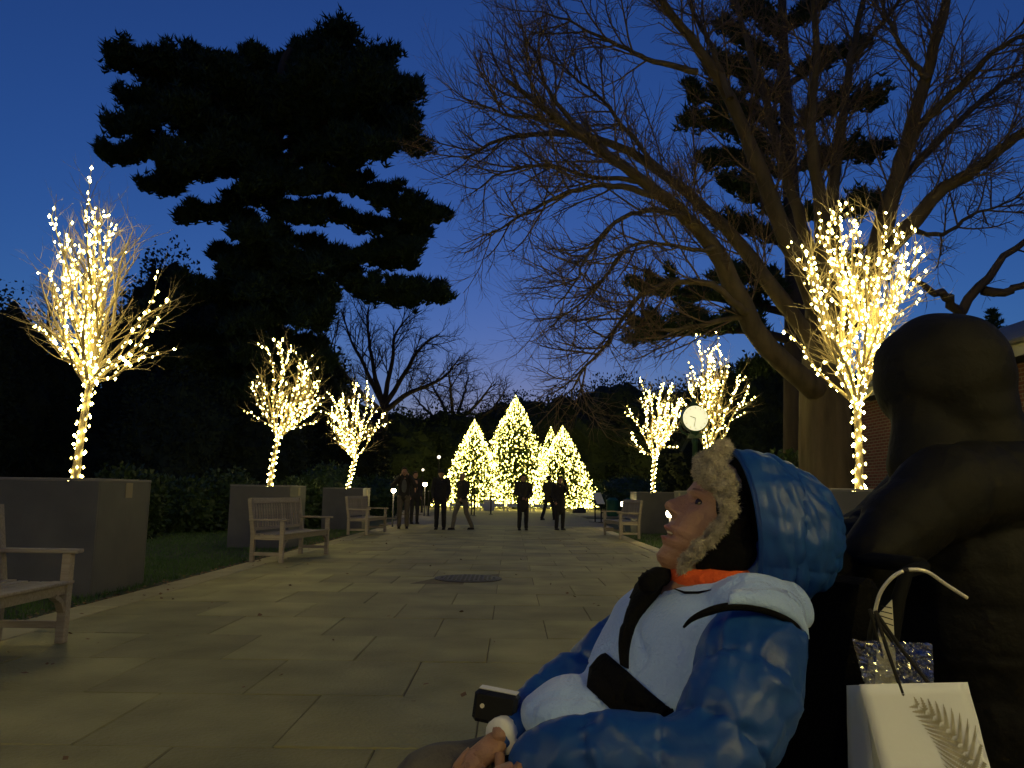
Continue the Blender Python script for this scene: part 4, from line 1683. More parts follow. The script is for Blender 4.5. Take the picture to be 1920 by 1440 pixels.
    dsp = np.array([0.010 * noise.noise((p[0] * 9, p[1] * 9, p[2] * 6 + px)) + 0.006 * noise.noise((p[0] * 22, p[1] * 22, p[2] * 14 + px)) for p in co])
    put(me, co + nr * dsp[:, None])
    mesh_obj(me, 'coat' if long_coat else 'jacket', coat, t)
    if shirt:
        b = MB()
        b.ball((0, -0.112 * s, 1.18 * s), 0.072 * s, 0.03 * s, 0.20 * s, 14, 10)
        b.build('shirt_front', 'shirt_grey', t, True)
    # trousers
    b = MB()
    bulge(b, (-hw * 0.5, 0, hipz), 0.125 * s * slim, (hw * 0.5, 0, hipz), 0.125 * s * slim, 12)
    for i in (0, 1):
        bulge(b, hip[i], 0.098 * s * slim, kn[i], 0.076 * s * slim, 10)
        bulge(b, kn[i], 0.074 * s * slim, ft[i] + Vector((0, 0, 0.01)), 0.062 * s * slim, 10)
    me = remesh(b, 0.016, 2)
    co, nr = mesh_np(me)
    dsp = np.array([0.008 * noise.noise((p[0] * 14, p[1] * 14, p[2] * 9 + px)) for p in co])
    put(me, co + nr * dsp[:, None])
    mesh_obj(me, 'trousers', legs, t)
    for i in (0, 1):
        b = MB()
        bulge(b, ft[i] + Vector((0, 0.03, -0.04 * s)), 0.042 * s, ft[i] + Vector((0, -0.14 * s, -0.045 * s)), 0.038 * s, 10, ((0, 0, 1), 0.8))
        b.box(ft[i].x - 0.042 * s, ft[i].x + 0.042 * s, ft[i].y - 0.175 * s, ft[i].y + 0.07 * s, 0.0, 0.022, 0.006)
        b.build('shoe', 'cloth_black', t, True)
    b = MB()
    if cap:
        b.ball(hc + Vector((0, 0.005, 0.045 * s)), 0.088 * s, 0.105 * s, 0.085 * s, 16, 10)
        b.ball(hc + Vector((0, -0.10 * s, 0.045 * s)), 0.07 * s, 0.075 * s, 0.012 * s, 14, 6)
        b.build('cap', 'cloth_black', t, True)
    else:
        b.ball(hc + Vector((0, 0.022 * s, 0.03 * s)), 0.089 * s, 0.10 * s, 0.105 * s, 16, 10)
        b.ball(hc + Vector((0, -0.045 * s, 0.088 * s)), 0.07 * s, 0.05 * s, 0.035 * s, 12, 8)
        me = remesh(b, 0.012, 2)
        co, nr = mesh_np(me)
        put(me, co + nr * np.array([0.007 * noise.noise((p[0] * 40, p[1] * 40, p[2] * 25)) for p in co])[:, None])
        mesh_obj(me, 'hair', hairm, t)
    if phone:
        ph = MB()
        q = wr[1] + Vector((0.0, -0.06 * s, 0.10 * s))
        ph.box(-0.037, 0.037, -0.005, 0.005, -0.075, 0.075, 0.003)
        o = ph.build('mobile_phone', 'phone', None)
        o.matrix_world = Matrix.Translation(Vector((g.x, g.y, 0))) @ Matrix.Rotation(rz, 4, 'Z') @ Matrix.Translation(q) @ Matrix.Rotation(0.35, 4, 'X')
        tag(o, 'dark mobile phone held up by the person in the long coat', 'phone')
    return t


visitor('person in open dark jacket over a grey shirt raising both elbows', 755, 991, 876, 0.15, 'cloth_dark', 'cloth_khaki', 'hair_dark', pose='raised', shirt=True)
visitor('person in black half hidden behind the one raising both elbows', 776, 982, 884, 0.4, 'cloth_black', 'cloth_black', pose='down', slim=0.9)
visitor('person in black wearing a dark cap, arms at the sides', 825, 993, 880, -0.05, 'cloth_black', 'cloth_black', cap=True, pose='down')
visitor('person in dark jacket and grey trousers in mid stride', 866, 993, 887, -0.75, 'cloth_dark', 'cloth_grey', 'hair_pale', pose='swing', step=0.9)
visitor('person in long dark coat holding both hands in front at the waist', 980, 994, 889, 0.1, 'cloth_dark', 'cloth_black', pose='front', long_coat=0.20)
visitor('person in olive coat stepping along behind the others', 1028, 975, 892, 2.5, 'cloth_olive', 'cloth_black', pose='swing', long_coat=0.08, step=0.8)
visitor('person in long black coat lifting one hand to the face', 1049, 994, 893, 0.35, 'cloth_black', 'cloth_black', pose='phone', long_coat=0.26, phone=True)
visitor('far visitor in dark clothes beside the green bins', 1153, 945, 890, 0.8, 'cloth_black', 'cloth_black', pose='down', group='far visitors')
visitor('smaller far visitor in pale grey trousers beside the green bins', 1158, 946, 908, 1.2, 'cloth_grey', 'cloth_grey', 'hair_pale', pose='front', group='far visitors')

# ------------------------------------------------------------------ man in the wheelchair
from mathutils.bvhtree import BVHTree
mat('nylon_blue', (0.004, 0.044, 0.21), 0.5, (0.007, 0.06, 0.26), 9, 0.12, 30, spec=0.45)
mat('fleece_pale', (0.33, 0.47, 0.80), 0.95, (0.38, 0.53, 0.85), 10, 0.35, 160, sheen=0.3)
mat('strap_black', (0.0028, 0.0026, 0.0026), 0.9, (0.0045, 0.0042, 0.0042), 20, 0.3, 120, spec=0.12)
mat('hat_black', (0.003, 0.0028, 0.0028), 0.95, (0.005, 0.0045, 0.0045), 20, 0.3, 80, spec=0.1)
mat('fur', (0.46, 0.40, 0.29), 0.95, (0.66, 0.58, 0.44), 45, 0.8, 120)
mat('scarf_orange', (0.62, 0.075, 0.012), 0.9, (0.72, 0.11, 0.02), 20, 0.5, 90)
mat('trouser_grey', (0.085, 0.075, 0.065), 0.9, (0.11, 0.10, 0.085), 20, 0.3, 90)
mat('white_cloth', (0.72, 0.70, 0.70), 0.8)
mat('eye', (0.03, 0.018, 0.012), 0.12)
mat('teeth', (0.70, 0.64, 0.54), 0.35)
mat('plastic_black', (0.010, 0.010, 0.011), 0.25, (0.014, 0.014, 0.015), 10, 0.05, 60)
mat('chrome', (0.55, 0.54, 0.52), 0.22, metal=1.0)
mat('rubber', (0.005, 0.005, 0.005), 0.85, spec=0.15)
mat('coat_black', (0.0042, 0.0038, 0.003), 0.7, (0.0062, 0.0055, 0.0043), 10, 0.15, 50, spec=0.22)
mat('paper_white', (0.80, 0.80, 0.82), 0.62, (0.84, 0.84, 0.86), 5, 0.04, 60)
mat('print_grey', (0.24, 0.22, 0.16), 0.8, (0.46, 0.42, 0.33), 90)
mat('cord_black', (0.012, 0.01, 0.01), 0.8)
mat('card_cream', (0.62, 0.58, 0.42), 0.7)
mat('rod_pale', (0.80, 0.74, 0.58), 0.35, metal=0.3)

MD = 1.5


def M(px, py, dd=0.0):
    return P(px, py, MD + dd)


PXM = MD / F                      # metres per photo pixel at the man's plane
hipp = M(1235, 1470)
man = thing('person', 'seated man in blue hooded puffer and fleece-trimmed hat looking up in profile', 'person', (hipp.x, hipp.y, 0))
man_o = Vector((hipp.x, hipp.y, 0))
YAW = radians(25)
FW = Vector((-cos(YAW), -sin(YAW), 0))
LF = Vector((sin(YAW), -cos(YAW), 0))


def to_local(me, o):
    me.transform(Matrix.Translation(-o))
    return me


# ---- head: a sculpted grid in the head's own frame (a forward, b up, c left)
HA = Vector((-0.9, 0, 0.436))
HB = Vector((0.436, 0, 0.9))
HC = Vector((0, -1, 0))
HO = M(1330, 985)


def lerp_tab(tab, x):
    if x >= tab[0][0]:
        return tab[0][1]
    for (x1, y1), (x0, y0) in zip(tab[:-1], tab[1:]):
        if x >= x0:
            u = (x - x0) / (x1 - x0)
            u = u * u * (3 - 2 * u) * 0.5 + u * 0.5
            return y0 + (y1 - y0) * u
    return tab[-1][1]


BASE = [(125, 0), (118, 24), (100, 43), (73, 54), (50, 59), (41, 60), (34, 56), (19, 55), (0, 57), (-16, 63), (-28, 67), (-35, 71), (-41, 70), (-46, 66), (-52, 66), (-57, 68), (-63, 66), (-70, 61), (-80, 63), (-91, 65), (-99, 60), (-106, 48), (-112, 30), (-118, 0)]
NOSE = [(48, 0), (40, 1.5), (34, 6), (19, 21), (8, 30), (2, 33), (-3, 32), (-8, 26), (-12, 16), (-17, 6), (-22, 0)]
WID = [(125, 2), (120, 30), (108, 52), (90, 66), (60, 71), (30, 70), (10, 69), (-10, 66), (-30, 61), (-50, 56), (-70, 47), (-85, 38), (-98, 29), (-108, 20), (-116, 8), (-118, 2)]


def head_pt(b_, th):
    w = lerp_tab(WID, b_)
    base = lerp_tab(BASE, b_)
    s, c = sin(th), cos(th)
    cc = w * (abs(s) ** 0.92) * (1 if s >= 0 else -1)
    a_s = -12.0 + min(0, (b_ + 60) * 0.0)
    if c >= 0:
        a = a_s + (base - a_s) * c ** 0.78
    else:
        a = a_s - 92 * abs(c) ** 0.8 * min(1.0, w / 60.0)
    if c > 0:
        sg = 7.5 + 7.5 * max(0, min(1, (34 - b_) / 40))
        a += lerp_tab(NOSE, b_) * math.exp(-(cc / sg) ** 2)
        for e in (-1, 1):
            a += 6.5 * math.exp(-((cc - e * 14.5) / 5.5) ** 2 - ((b_ + 6) / 6.0) ** 2)          # nostril wing
            a -= 12.0 * math.exp(-((cc - e * 33) / 13.0) ** 2 - ((b_ - 27) / 9.0) ** 2)         # eye socket
            a += 4.0 * math.exp(-((cc - e * 34) / 16.0) ** 2 - ((b_ - 42) / 6.0) ** 2)         # brow
            a += 5.0 * math.exp(-((cc - e * 46) / 14.0) ** 2 - ((b_ - 2) / 14.0) ** 2)         # cheekbone
            a += 6.5 * math.exp(-((cc - e * 33) / 12.0) ** 2 - ((b_ - 34.0) / 3.0) ** 2)       # upper lid
            a += 5.0 * math.exp(-((cc - e * 33) / 12.0) ** 2 - ((b_ - 19.0) / 3.0) ** 2)       # lower lid
            a -= 3.0 * math.exp(-((cc - e * 30) / 5.0) ** 2 - ((b_ + 30) / 16.0) ** 2)         # smile fold
        a -= 15.0 * math.exp(-(cc / 22.0) ** 4 - ((b_ + 47.5) / 3.6) ** 2)                     # open mouth
        a += 3.2 * math.exp(-(cc / 17.0) ** 4 - ((b_ + 38.5) / 4.2) ** 2)                      # upper lip
        a += 3.4 * math.exp(-(cc / 16.0) ** 4 - ((b_ + 57) / 4.5) ** 2)                        # lower lip
    lip = 0.0
    if c > 0 and abs(cc) < 26:
        lip = max(math.exp(-(cc / 20.0) ** 4 - ((b_ + 38.5) / 4.4) ** 4), math.exp(-(cc / 19.0) ** 4 - ((b_ + 57) / 5.0) ** 4))
    return HO + (HA * a + HB * b_ + HC * cc) * PXM, lip


hb = MB()
rows = []
lips = []
NB, NT = 190, 128
for i in range(NB + 1):
    b_ = 124.5 - (124.5 + 117.5) * i / NB
    r_ = []
    for j in range(NT):
        u = j / NT * 2 - 1
        th = pi * (0.62 * u + 0.38 * u ** 3)
        p, lp = head_pt(b_, th)
        r_.append(p)
        lips.append(lp)
    rows.append(r_)
hb.grid(rows, closed_u=True)
n_head = len(hb.v)
# neck, trunk, arms and legs under the clothes
rest = MB()
bulge(rest, M(1322, 1020), 0.058, M(1345, 1120), 0.066)
bulge(rest, M(1335, 1150), 0.12, M(1240, 1440), 0.14, 12)
shN, elN, wrN = M(1420, 1195, -0.15), M(1322, 1434, -0.30), M(1008, 1424, -0.24)
shF, elF, wrF = M(1225, 1180, 0.16), M(1020, 1330, 0.04), M(944, 1378, -0.06)
for s_, e_, w_ in ((shN, elN, wrN), (shF, elF, wrF)):
    bulge(rest, s_, 0.045, e_, 0.038, 8)
    bulge(rest, e_, 0.036, w_, 0.027, 8)
kneeN, kneeF = M(780, 1565, -0.30), M(800, 1480, -0.02)
ankN, ankF = Vector((kneeN.x - 0.10, kneeN.y - 0.05, 0.15)), Vector((kneeF.x - 0.10, kneeF.y - 0.05, 0.15))
hipN, hipF = man_o + LF * 0.10 + Vector((0, 0, hipp.z - 0.0)), man_o - LF * 0.10 + Vector((0, 0, hipp.z))
for h_, k_, a_ in ((hipN, kneeN, ankN), (hipF, kneeF, ankF)):
    bulge(rest, h_, 0.075, k_, 0.05, 8)
    bulge(rest, k_, 0.047, a_, 0.032, 8)
me = remesh(rest, 0.012, 3)
k0 = len(hb.v)
co, _ = mesh_np(me)
hb.v += [tuple(c) for c in co]
hb.f += [tuple(k0 + i for i in pl.vertices) for pl in me.polygons]
bpy.data.meshes.remove(me)
hand(hb, wrN, Vector((-1, -0.05, -0.4)), Vector((0.1, 0.3, 1)), 0.88, 0.8)
hand(hb, wrF, Vector((-0.75, -0.3, -0.6)), Vector((-0.3, -0.6, 0.7)), 0.86, 0.6)
hb.v = [tuple(Vector(p) - man_o) for p in hb.v]
body = hb.build('body', 'skin', man, True)
at_ = body.data.attributes.new('lip', 'FLOAT', 'POINT')
vals = np.zeros(len(body.data.vertices))
vals[:len(lips)] = lips
at_.data.foreach_set('value', vals)


def HP(a, b_, c):
    return HO + (HA * a + HB * b_ + HC * c) * PXM - man_o


for e in (-1, 1):
    b = MB()
    b.ball(HP(37.6, 26.2, e * 31.5), 10.8 * PXM, nu=16, nv=10)
    b.build('eye', 'eye', man, True)
    b = MB()
    rr = random.Random(90 + e)
    for i in range(320):
        u = rr.random()
        c_ = e * (17 + 30 * u)
        a_ = 57 - 17 * u * u + 2.2
        bb = 43 + 5 * u - 6 * u * u + rr.uniform(-1.8, 1.8)
        q = HP(a_ - 0.5, bb, c_)
        q2 = HP(a_ + 1.0, bb + 1.6, c_ + e * 6.0)
        b.tri(q - HB * 0.0006, q + HB * 0.0006, q2)
    b.build('eyebrow', 'hair_dark', man)
b = MB()
for i in range(-6, 7):
    c_ = i * 3.0
    q = HP(63 - 0.010 * c_ * c_, -44.2, c_)
    b.ball(q, 1.5 * PXM, 1.4 * PXM, 2.6 * PXM, 8, 6)
b.build('teeth', 'teeth', man, True)

# ---- pale fleece vest
b = MB()
lev = [(1068, 1340, .070, .085), (1085, 1342, .085, .12), (1108, 1340, .115, .185), (1150, 1322, .142, .215), (1200, 1300, .155, .215), (1250, 1282, .165, .21), (1300, 1264, .172, .21),
       (1350, 1247, .175, .21), (1420, 1228, .165, .20), (1490, 1218, .14, .18)]
rows = []
for py, px, af, al in lev:
    c = M(px, py)
    rows.append([c + FW * af * cos(a) * (1 if cos(a) > 0 else 0.85) + LF * al * sin(a) for a in [2 * pi * j / 40 for j in range(40)]])
b.grid(rows, closed_u=True)
k0 = len(b.v) - 400
b.f.append(tuple(reversed(range(40))))
b.f.append(tuple(range(len(b.v) - 40, len(b.v))))
b.ball(M(1418, 1140, -0.13), 0.082, 0.075, 0.058, 16, 10)
b.ball(M(1470, 1140, -0.09), 0.05, 0.06, 0.05, 14, 8)
b.ball(M(1250, 1135, 0.12), 0.08, 0.07, 0.06, 14, 8)
b.ball(M(1092, 1338, -0.05), 0.115, 0.12, 0.062, 18, 10)
vest_me = remesh(b, 0.0085, 6)
co, nr = mesh_np(vest_me)
dsp = np.array([0.006 * noise.noise((p[0] * 8, p[1] * 8, p[2] * 11)) + 0.0045 * noise.noise((p[0] * 20 + p[2] * 9, p[1] * 14, p[2] * 17)) - 0.006 * max(0.0, 1 - abs(noise.noise((p[0] * 6 + 3, p[1] * 6, p[2] * 9))) / 0.05) for p in co])
put(vest_me, co + nr * dsp[:, None])
bvh = BVHTree.FromPolygons([tuple(v.co) for v in vest_me.vertices], [tuple(p.vertices) for p in vest_me.polygons])
to_local(vest_me, man_o)
mesh_obj(vest_me, 'vest', 'fleece_pale', man)


def on_vest(px, py, off):
    """point of the vest's surface seen at a pixel, lifted by off"""
    d = (P(px, py, 2.0) - CAM).normalized()
    hit, nor, _, _ = bvh.ray_cast(CAM, d)
    if hit is None:
        hit, nor, _, _ = bvh.find_nearest(P(px, py, MD))
    return hit + nor * off - man_o


def band(name, left, right, m, off=0.006, n=24, w=8, thick=0.008):
    L_ = smooth_path([Vector((q[0], q[1], 0)) for q in left], n)
    R_ = smooth_path([Vector((q[0], q[1], 0)) for q in right], n)
    bb = MB()
    rows_ = []
    for i in range(n + 1):
        top = [on_vest(*(L_[i].lerp(R_[i], j / w).to_2d()), off + thick * (1 - (2 * j / w - 1) ** 4)) for j in range(w + 1)]
        bot = [on_vest(*(L_[i].lerp(R_[i], j / w).to_2d()), -0.004) for j in reversed(range(w + 1))]
        rows_.append(top + bot)
    bb.grid(rows_, closed_u=True)
    bb.f.append(tuple(reversed(range(2 * w + 2))))
    bb.f.append(tuple(len(bb.v) - (2 * w + 2) + j for j in range(2 * w + 2)))
    return bb.build(name, m, man, True)


band('scarf', [(1203, 1075), (1190, 1111), (1176, 1160), (1168, 1210), (1172, 1252)], [(1252, 1078), (1246, 1104), (1200, 1160), (1182, 1210), (1179, 1254)], 'strap_black', 0.006, 26, 8, 0.012)
b = MB()
bulge(b, M(1234, 1079, -0.05), 0.018, M(1216, 1094, -0.075), 0.021, 12)
bulge(b, M(1236, 1080, -0.05), 0.018, M(1262, 1086, 0.02), 0.018, 12)
me = to_local(remesh(b, 0.006, 3), man_o)
mesh_obj(me, 'scarf_knot', 'strap_black', man)
band('chest_strap', [(1141, 1228), (1180, 1262), (1220, 1298), (1264, 1334)], [(1100, 1288), (1132, 1318), (1165, 1345), (1212, 1366)], 'strap_black', 0.008, 26, 10, 0.010)
# collar line and shoulder seam
b = MB()
b.tube([on_vest(x_, y_, 0.0025) for x_, y_ in ((1266, 1106), (1285, 1113), (1310, 1113), (1335, 1108))], [0.001, 0.0024, 0.0022, 0.0008], 6)
b.build('seam', 'strap_black', man, True)


# ---- quilted blue sleeves
def wrinkle(me_, amp, seed):
    """sharp-edged nylon creases"""
    co_, nr_ = mesh_np(me_)
    w_ = []
    for p in co_:
        x, y, z = p[0] + 0.03 * noise.noise((p[0] * 9, p[1] * 9, p[2] * 9)), p[1], p[2] + 0.03 * noise.noise((p[2] * 9, p[0] * 9, seed))
        r1 = 1 - abs(noise.noise((x * 8 + z * 5 + seed, y * 8, z * 13 - x * 6))) * 2.2
        r2 = 1 - abs(noise.noise((x * 19 - z * 9, y * 16 + seed, z * 22 + x * 10))) * 2.2
        w_.append(max(0, r1) ** 2 + 0.25 * max(0, r2) ** 2)
    put(me_, co_ + nr_ * (amp * (np.array(w_) - 0.5))[:, None])


def sleeve(segs, voxel, spacing, seed, name='sleeve', namp=0.008):
    bb = MB()
    for a, ra, c, rc in segs:
        bulge(bb, a, ra, c, rc, 16)
    me_ = remesh(bb, voxel, 5)
    puff(me_, segs, spacing, 0.013, namp * 0.7, 9.0, 0.28, seed, 0.010)
    wrinkle(me_, 0.0050, seed)
    to_local(me_, man_o)
    return mesh_obj(me_, name, 'nylon_blue', man)


sleeve([(shN, 0.082, shN.lerp(elN, 0.5) + Vector((0.012, -0.01, 0)), 0.086), (shN.lerp(elN, 0.5) + Vector((0.012, -0.01, 0)), 0.086, elN, 0.066),
        (elN, 0.066, elN.lerp(wrN, 0.5) + Vector((0, 0, 0.012)), 0.060), (elN.lerp(wrN, 0.5) + Vector((0, 0, 0.012)), 0.060, wrN, 0.043)], 0.005, 0.105, 3.0)
sleeve([(shF, 0.072, elF, 0.055), (elF, 0.053, elF.lerp(wrF, 0.80), 0.037)], 0.005, 0.09, 7.0)
# armhole edge of the vest with its dark binding and the lifted flap behind it
sv = [(1282, 1176), (1296, 1162), (1322, 1149), (1362, 1138), (1410, 1139), (1455, 1151), (1490, 1172), (1506, 1205)]
tr_ = smooth_path([P(x_, y_, 1.5 - 0.155 - 0.085 + 0.10 * abs(i / 7 - 0.35) ** 1.5) for i, (x_, y_) in enumerate(sv)], 30)
b = MB()
b.tube([p - man_o for p in tr_], [0.002 + 0.0045 * min(1, i / 10) for i in range(len(tr_))], 8)
b.build('armhole_binding', 'strap_black', man, True)
b = MB()
rows = []
for i in range(17):
    u = i / 16
    a0 = tr_[13 + i] if 13 + i < len(tr_) else tr_[-1]
    up = Vector((0.035, 0.03, 0.032)) * (0.35 + 0.65 * sin(pi * min(1, u * 0.9 + 0.1)))
    rows.append([a0 - man_o + up * k / 5 + Vector((0.0, 0.012, 0.010)) * sin(pi * k / 5) for k in range(6)])
b.grid(rows)
fl = b.build('vest_flap', 'fleece_pale', man, True)
sm = fl.modifiers.new('thickness', 'SOLIDIFY')
sm.thickness = 0.012

# ---- hood
b = MB()
rows = []
hc0 = M(1388, 976)
NSG, NR = 70, 140
for i in range(NSG + 1):
    s_ = i / NSG
    k = max(0.0, 1 - s_ ** 2.3) ** (1 / 2.1)
    row = []
    for j in range(NR):
        a = 2 * pi * j / NR
        vz = cos(a)
        vy = sin(a)
        rz_ = (0.127 if vz > 0 else 0.132) * k
        p = hc0 + Vector((0.178 * s_ - 0.012 * (1 - s_) * vz, vy * 0.118 * k, vz * rz_ - 0.028 * s_))
        # gathers run back from the rim, a seam circles the neck
        w = 0.007 * noise.noise((s_ * 3.2, vy * 3.0, vz * 5 + 2)) + 0.0065 * max(0, 1 - 2.0 * abs(noise.noise((s_ * 6.0 + vz * 1.6, vy * 2.0, vz * 1.5 + 1)))) ** 1.3 * (0.2 + s_ * (1 - s_) * 3) + 0.0022 * noise.noise((s_ * 14 - vz * 2.5, vy * 4, vz * 3 + 7))
        w += 0.006 * (min(1.0, abs(vz * k + 0.55 - 0.12 * s_) / 0.08) ** 0.4 - 0.6) + 0.005 * (min(1.0, abs(s_ - 0.42 - 0.1 * vz) / 0.07) ** 0.4 - 0.6)
        nrm = Vector((0.5 * s_, vy, vz)).normalized()
        row.append(p + nrm * w * min(1, s_ * 6 + 0.15) - man_o)
    rows.append(row)
b.grid(rows, closed_u=True)
hood = b.build('hood', 'nylon_blue', man, True)
sm = hood.modifiers.new('thickness', 'SOLIDIFY')
sm.thickness = 0.009
b = MB()
b.tube([r_ for r_ in rows[0]] + [rows[0][0]], 0.006, 8)
b.build('hood_edge', 'nylon_blue', man, True)
# hood skirt down to the shoulders
b = MB()
bulge(b, M(1405, 1085), 0.085, M(1452, 1098), 0.055, 16)
bulge(b, M(1420, 1060), 0.09, M(1490, 1075), 0.05, 16)
me = remesh(b, 0.008, 4)
co, nr = mesh_np(me)
put(me, co + nr * np.array([0.007 * noise.noise((p[0] * 22, p[1] * 18, p[2] * 9)) for p in co])[:, None])
mesh_obj(to_local(me, man_o), 'hood_collar', 'nylon_blue', man)

# ---- black hat with ear flaps and fleece trim
b = MB()
b.ball(M(1408, 950), 0.082, 0.088, 0.108, 20, 14)
for sgn in (-1, 1):
    dd = sgn * 0.066
    bulge(b, M(1378, 940, dd), 0.030, M(1380, 1040, dd), 0.034, 12)
    bulge(b, M(1385, 1035, dd * 1.05), 0.034, M(1325, 1062, dd * 0.92), 0.022, 12)
    bulge(b, M(1360, 1000, dd), 0.024, M(1335, 1045, dd * 0.96), 0.024, 12)
    bulge(b, M(1372, 930, dd * 1.0), 0.020, M(1372, 968, dd), 0.022, 12)
    bulge(b, M(1352, 935, dd * 0.95), 0.013, M(1352, 965, dd * 0.95), 0.013, 12)
me = remesh(b, 0.006, 4)
mesh_obj(to_local(me, man_o), 'hat', 'hat_black', man)


def fur(path, name, seed, hairs=9000):
    """path: (point, radius)"""
    bb = MB()
    for (a, ra), (c, rc) in zip(path[:-1], path[1:]):
        bulge(bb, a, ra * 0.92, c, rc * 0.92, 12)
    me_ = remesh(bb, 0.0038, 2)
    co_, nr_ = mesh_np(me_)
    d_ = np.array([0.0062 * noise.noise((p[0] * 75 + seed, p[1] * 75, p[2] * 75)) + 0.0036 * noise.noise((p[0] * 170, p[1] * 170 + seed, p[2] * 170)) for p in co_])
    co_ = co_ + nr_ * d_[:, None]
    put(me_, co_)
    rr_ = random.Random(seed)
    ob_ = mesh_obj(to_local(me_, man_o), name, 'fur', man)
    hh = MB()
    n_ = len(co_)
    for _ in range(hairs):
        i_ = rr_.randrange(n_)
        p = Vector(co_[i_]) - man_o
        nv = (Vector(nr_[i_]) + rand_unit(rr_) * 0.9).normalized()
        s2 = nv.orthogonal().normalized() * 0.0008
        e2 = p + nv * rr_.uniform(0.003, 0.0085) + rand_unit(rr_) * 0.002
        hh.tri(p - s2, p + s2, e2)
    hh.build('fleece_pile', 'fur', ob_, kind='stuff')
    return ob_


near = [(M(1366, 930, -0.078), 0.022), (M(1371, 948, -0.085), 0.018), (M(1366, 965, -0.087), 0.0135), (M(1352, 986, -0.086), 0.0125), (M(1335, 1004, -0.083), 0.0125), (M(1317, 1022, -0.078), 0.0125), (M(1300, 1037, -0.072), 0.012), (M(1287, 1052, -0.064), 0.0115), (M(1281, 1070, -0.055), 0.0105), (M(1294, 1082, -0.05), 0.008)]
far_ = [(P(1366, 930, MD + 0.078), 0.022), (P(1360, 965, MD + 0.085), 0.0135), (P(1335, 1004, MD + 0.083), 0.0125), (P(1300, 1037, MD + 0.07), 0.012), (P(1284, 1066, MD + 0.052), 0.0105)]
brim = [(M(1362, 915, -0.072), 0.026), (M(1350, 900, -0.055), 0.031), (M(1334, 886, -0.030), 0.033), (M(1330, 878, 0.0), 0.034), (M(1334, 886, 0.030), 0.033), (M(1352, 902, 0.06), 0.029)]
tuft_ = [(M(1334, 878, -0.02), 0.030), (M(1342, 862, -0.015), 0.027), (M(1353, 848, -0.01), 0.021), (M(1356, 840, 0.01), 0.017)]
fur(near, 'fleece_trim', 1, 9000)
fur(far_, 'fleece_trim', 2, 2500)
fur(brim, 'fleece_brim', 3, 14000)
fur(tuft_, 'fleece_tuft', 4, 6000)

# ---- orange neck warmer
b = MB()
ring = []
for j in range(28):
    a = 2 * pi * j / 28
    ring.append(M(1330, 1080) + Vector((cos(a) * 0.074, sin(a) * 0.078, 0.006 * cos(a) + 0.004 * noise.noise((cos(a) * 2, sin(a) * 2, 0)))))
b.tube(ring + [ring[0]], [0.021 + 0.004 * noise.noise((j * 0.7, 0, 3)) for j in range(29)], 12)
me = b.mesh('n')
mesh_obj(to_local(me, man_o), 'neck_warmer', 'scarf_orange', man)

# ---- trousers, cuff, shoes
b = MB()
for h_, k_, a_ in ((hipN, kneeN, ankN), (hipF, kneeF, ankF)):
    bulge(b, h_, 0.098, k_, 0.072, 14)
    bulge(b, k_, 0.070, a_, 0.056, 12)
bulge(b, hipN, 0.11, hipF, 0.11, 12)
me = remesh(b, 0.01, 4)
co, nr = mesh_np(me)
put(me, co + nr * np.array([0.007 * noise.noise((p[0] * 12, p[1] * 16, p[2] * 16)) for p in co])[:, None])
mesh_obj(to_local(me, man_o), 'trousers', 'trouser_grey', man)
for a_ in (ankN, ankF):
    b = MB()
    q = a_ - man_o
    bulge(b, q + Vector((0.02, 0, -0.05)), 0.048, q + Vector((-0.15, -0.03, -0.055)), 0.042, 12, ((0, 0, 1), 0.8))
    b.build('shoe', 'cloth_black', man, True)
b = MB()
dv = (wrF - elF).normalized()
b.tube([elF.lerp(wrF, 0.80) + dv * 0.020 - man_o, wrF + dv * 0.012 - man_o], [0.034, 0.031], 18)
b.build('cuff', 'white_cloth', man, True)

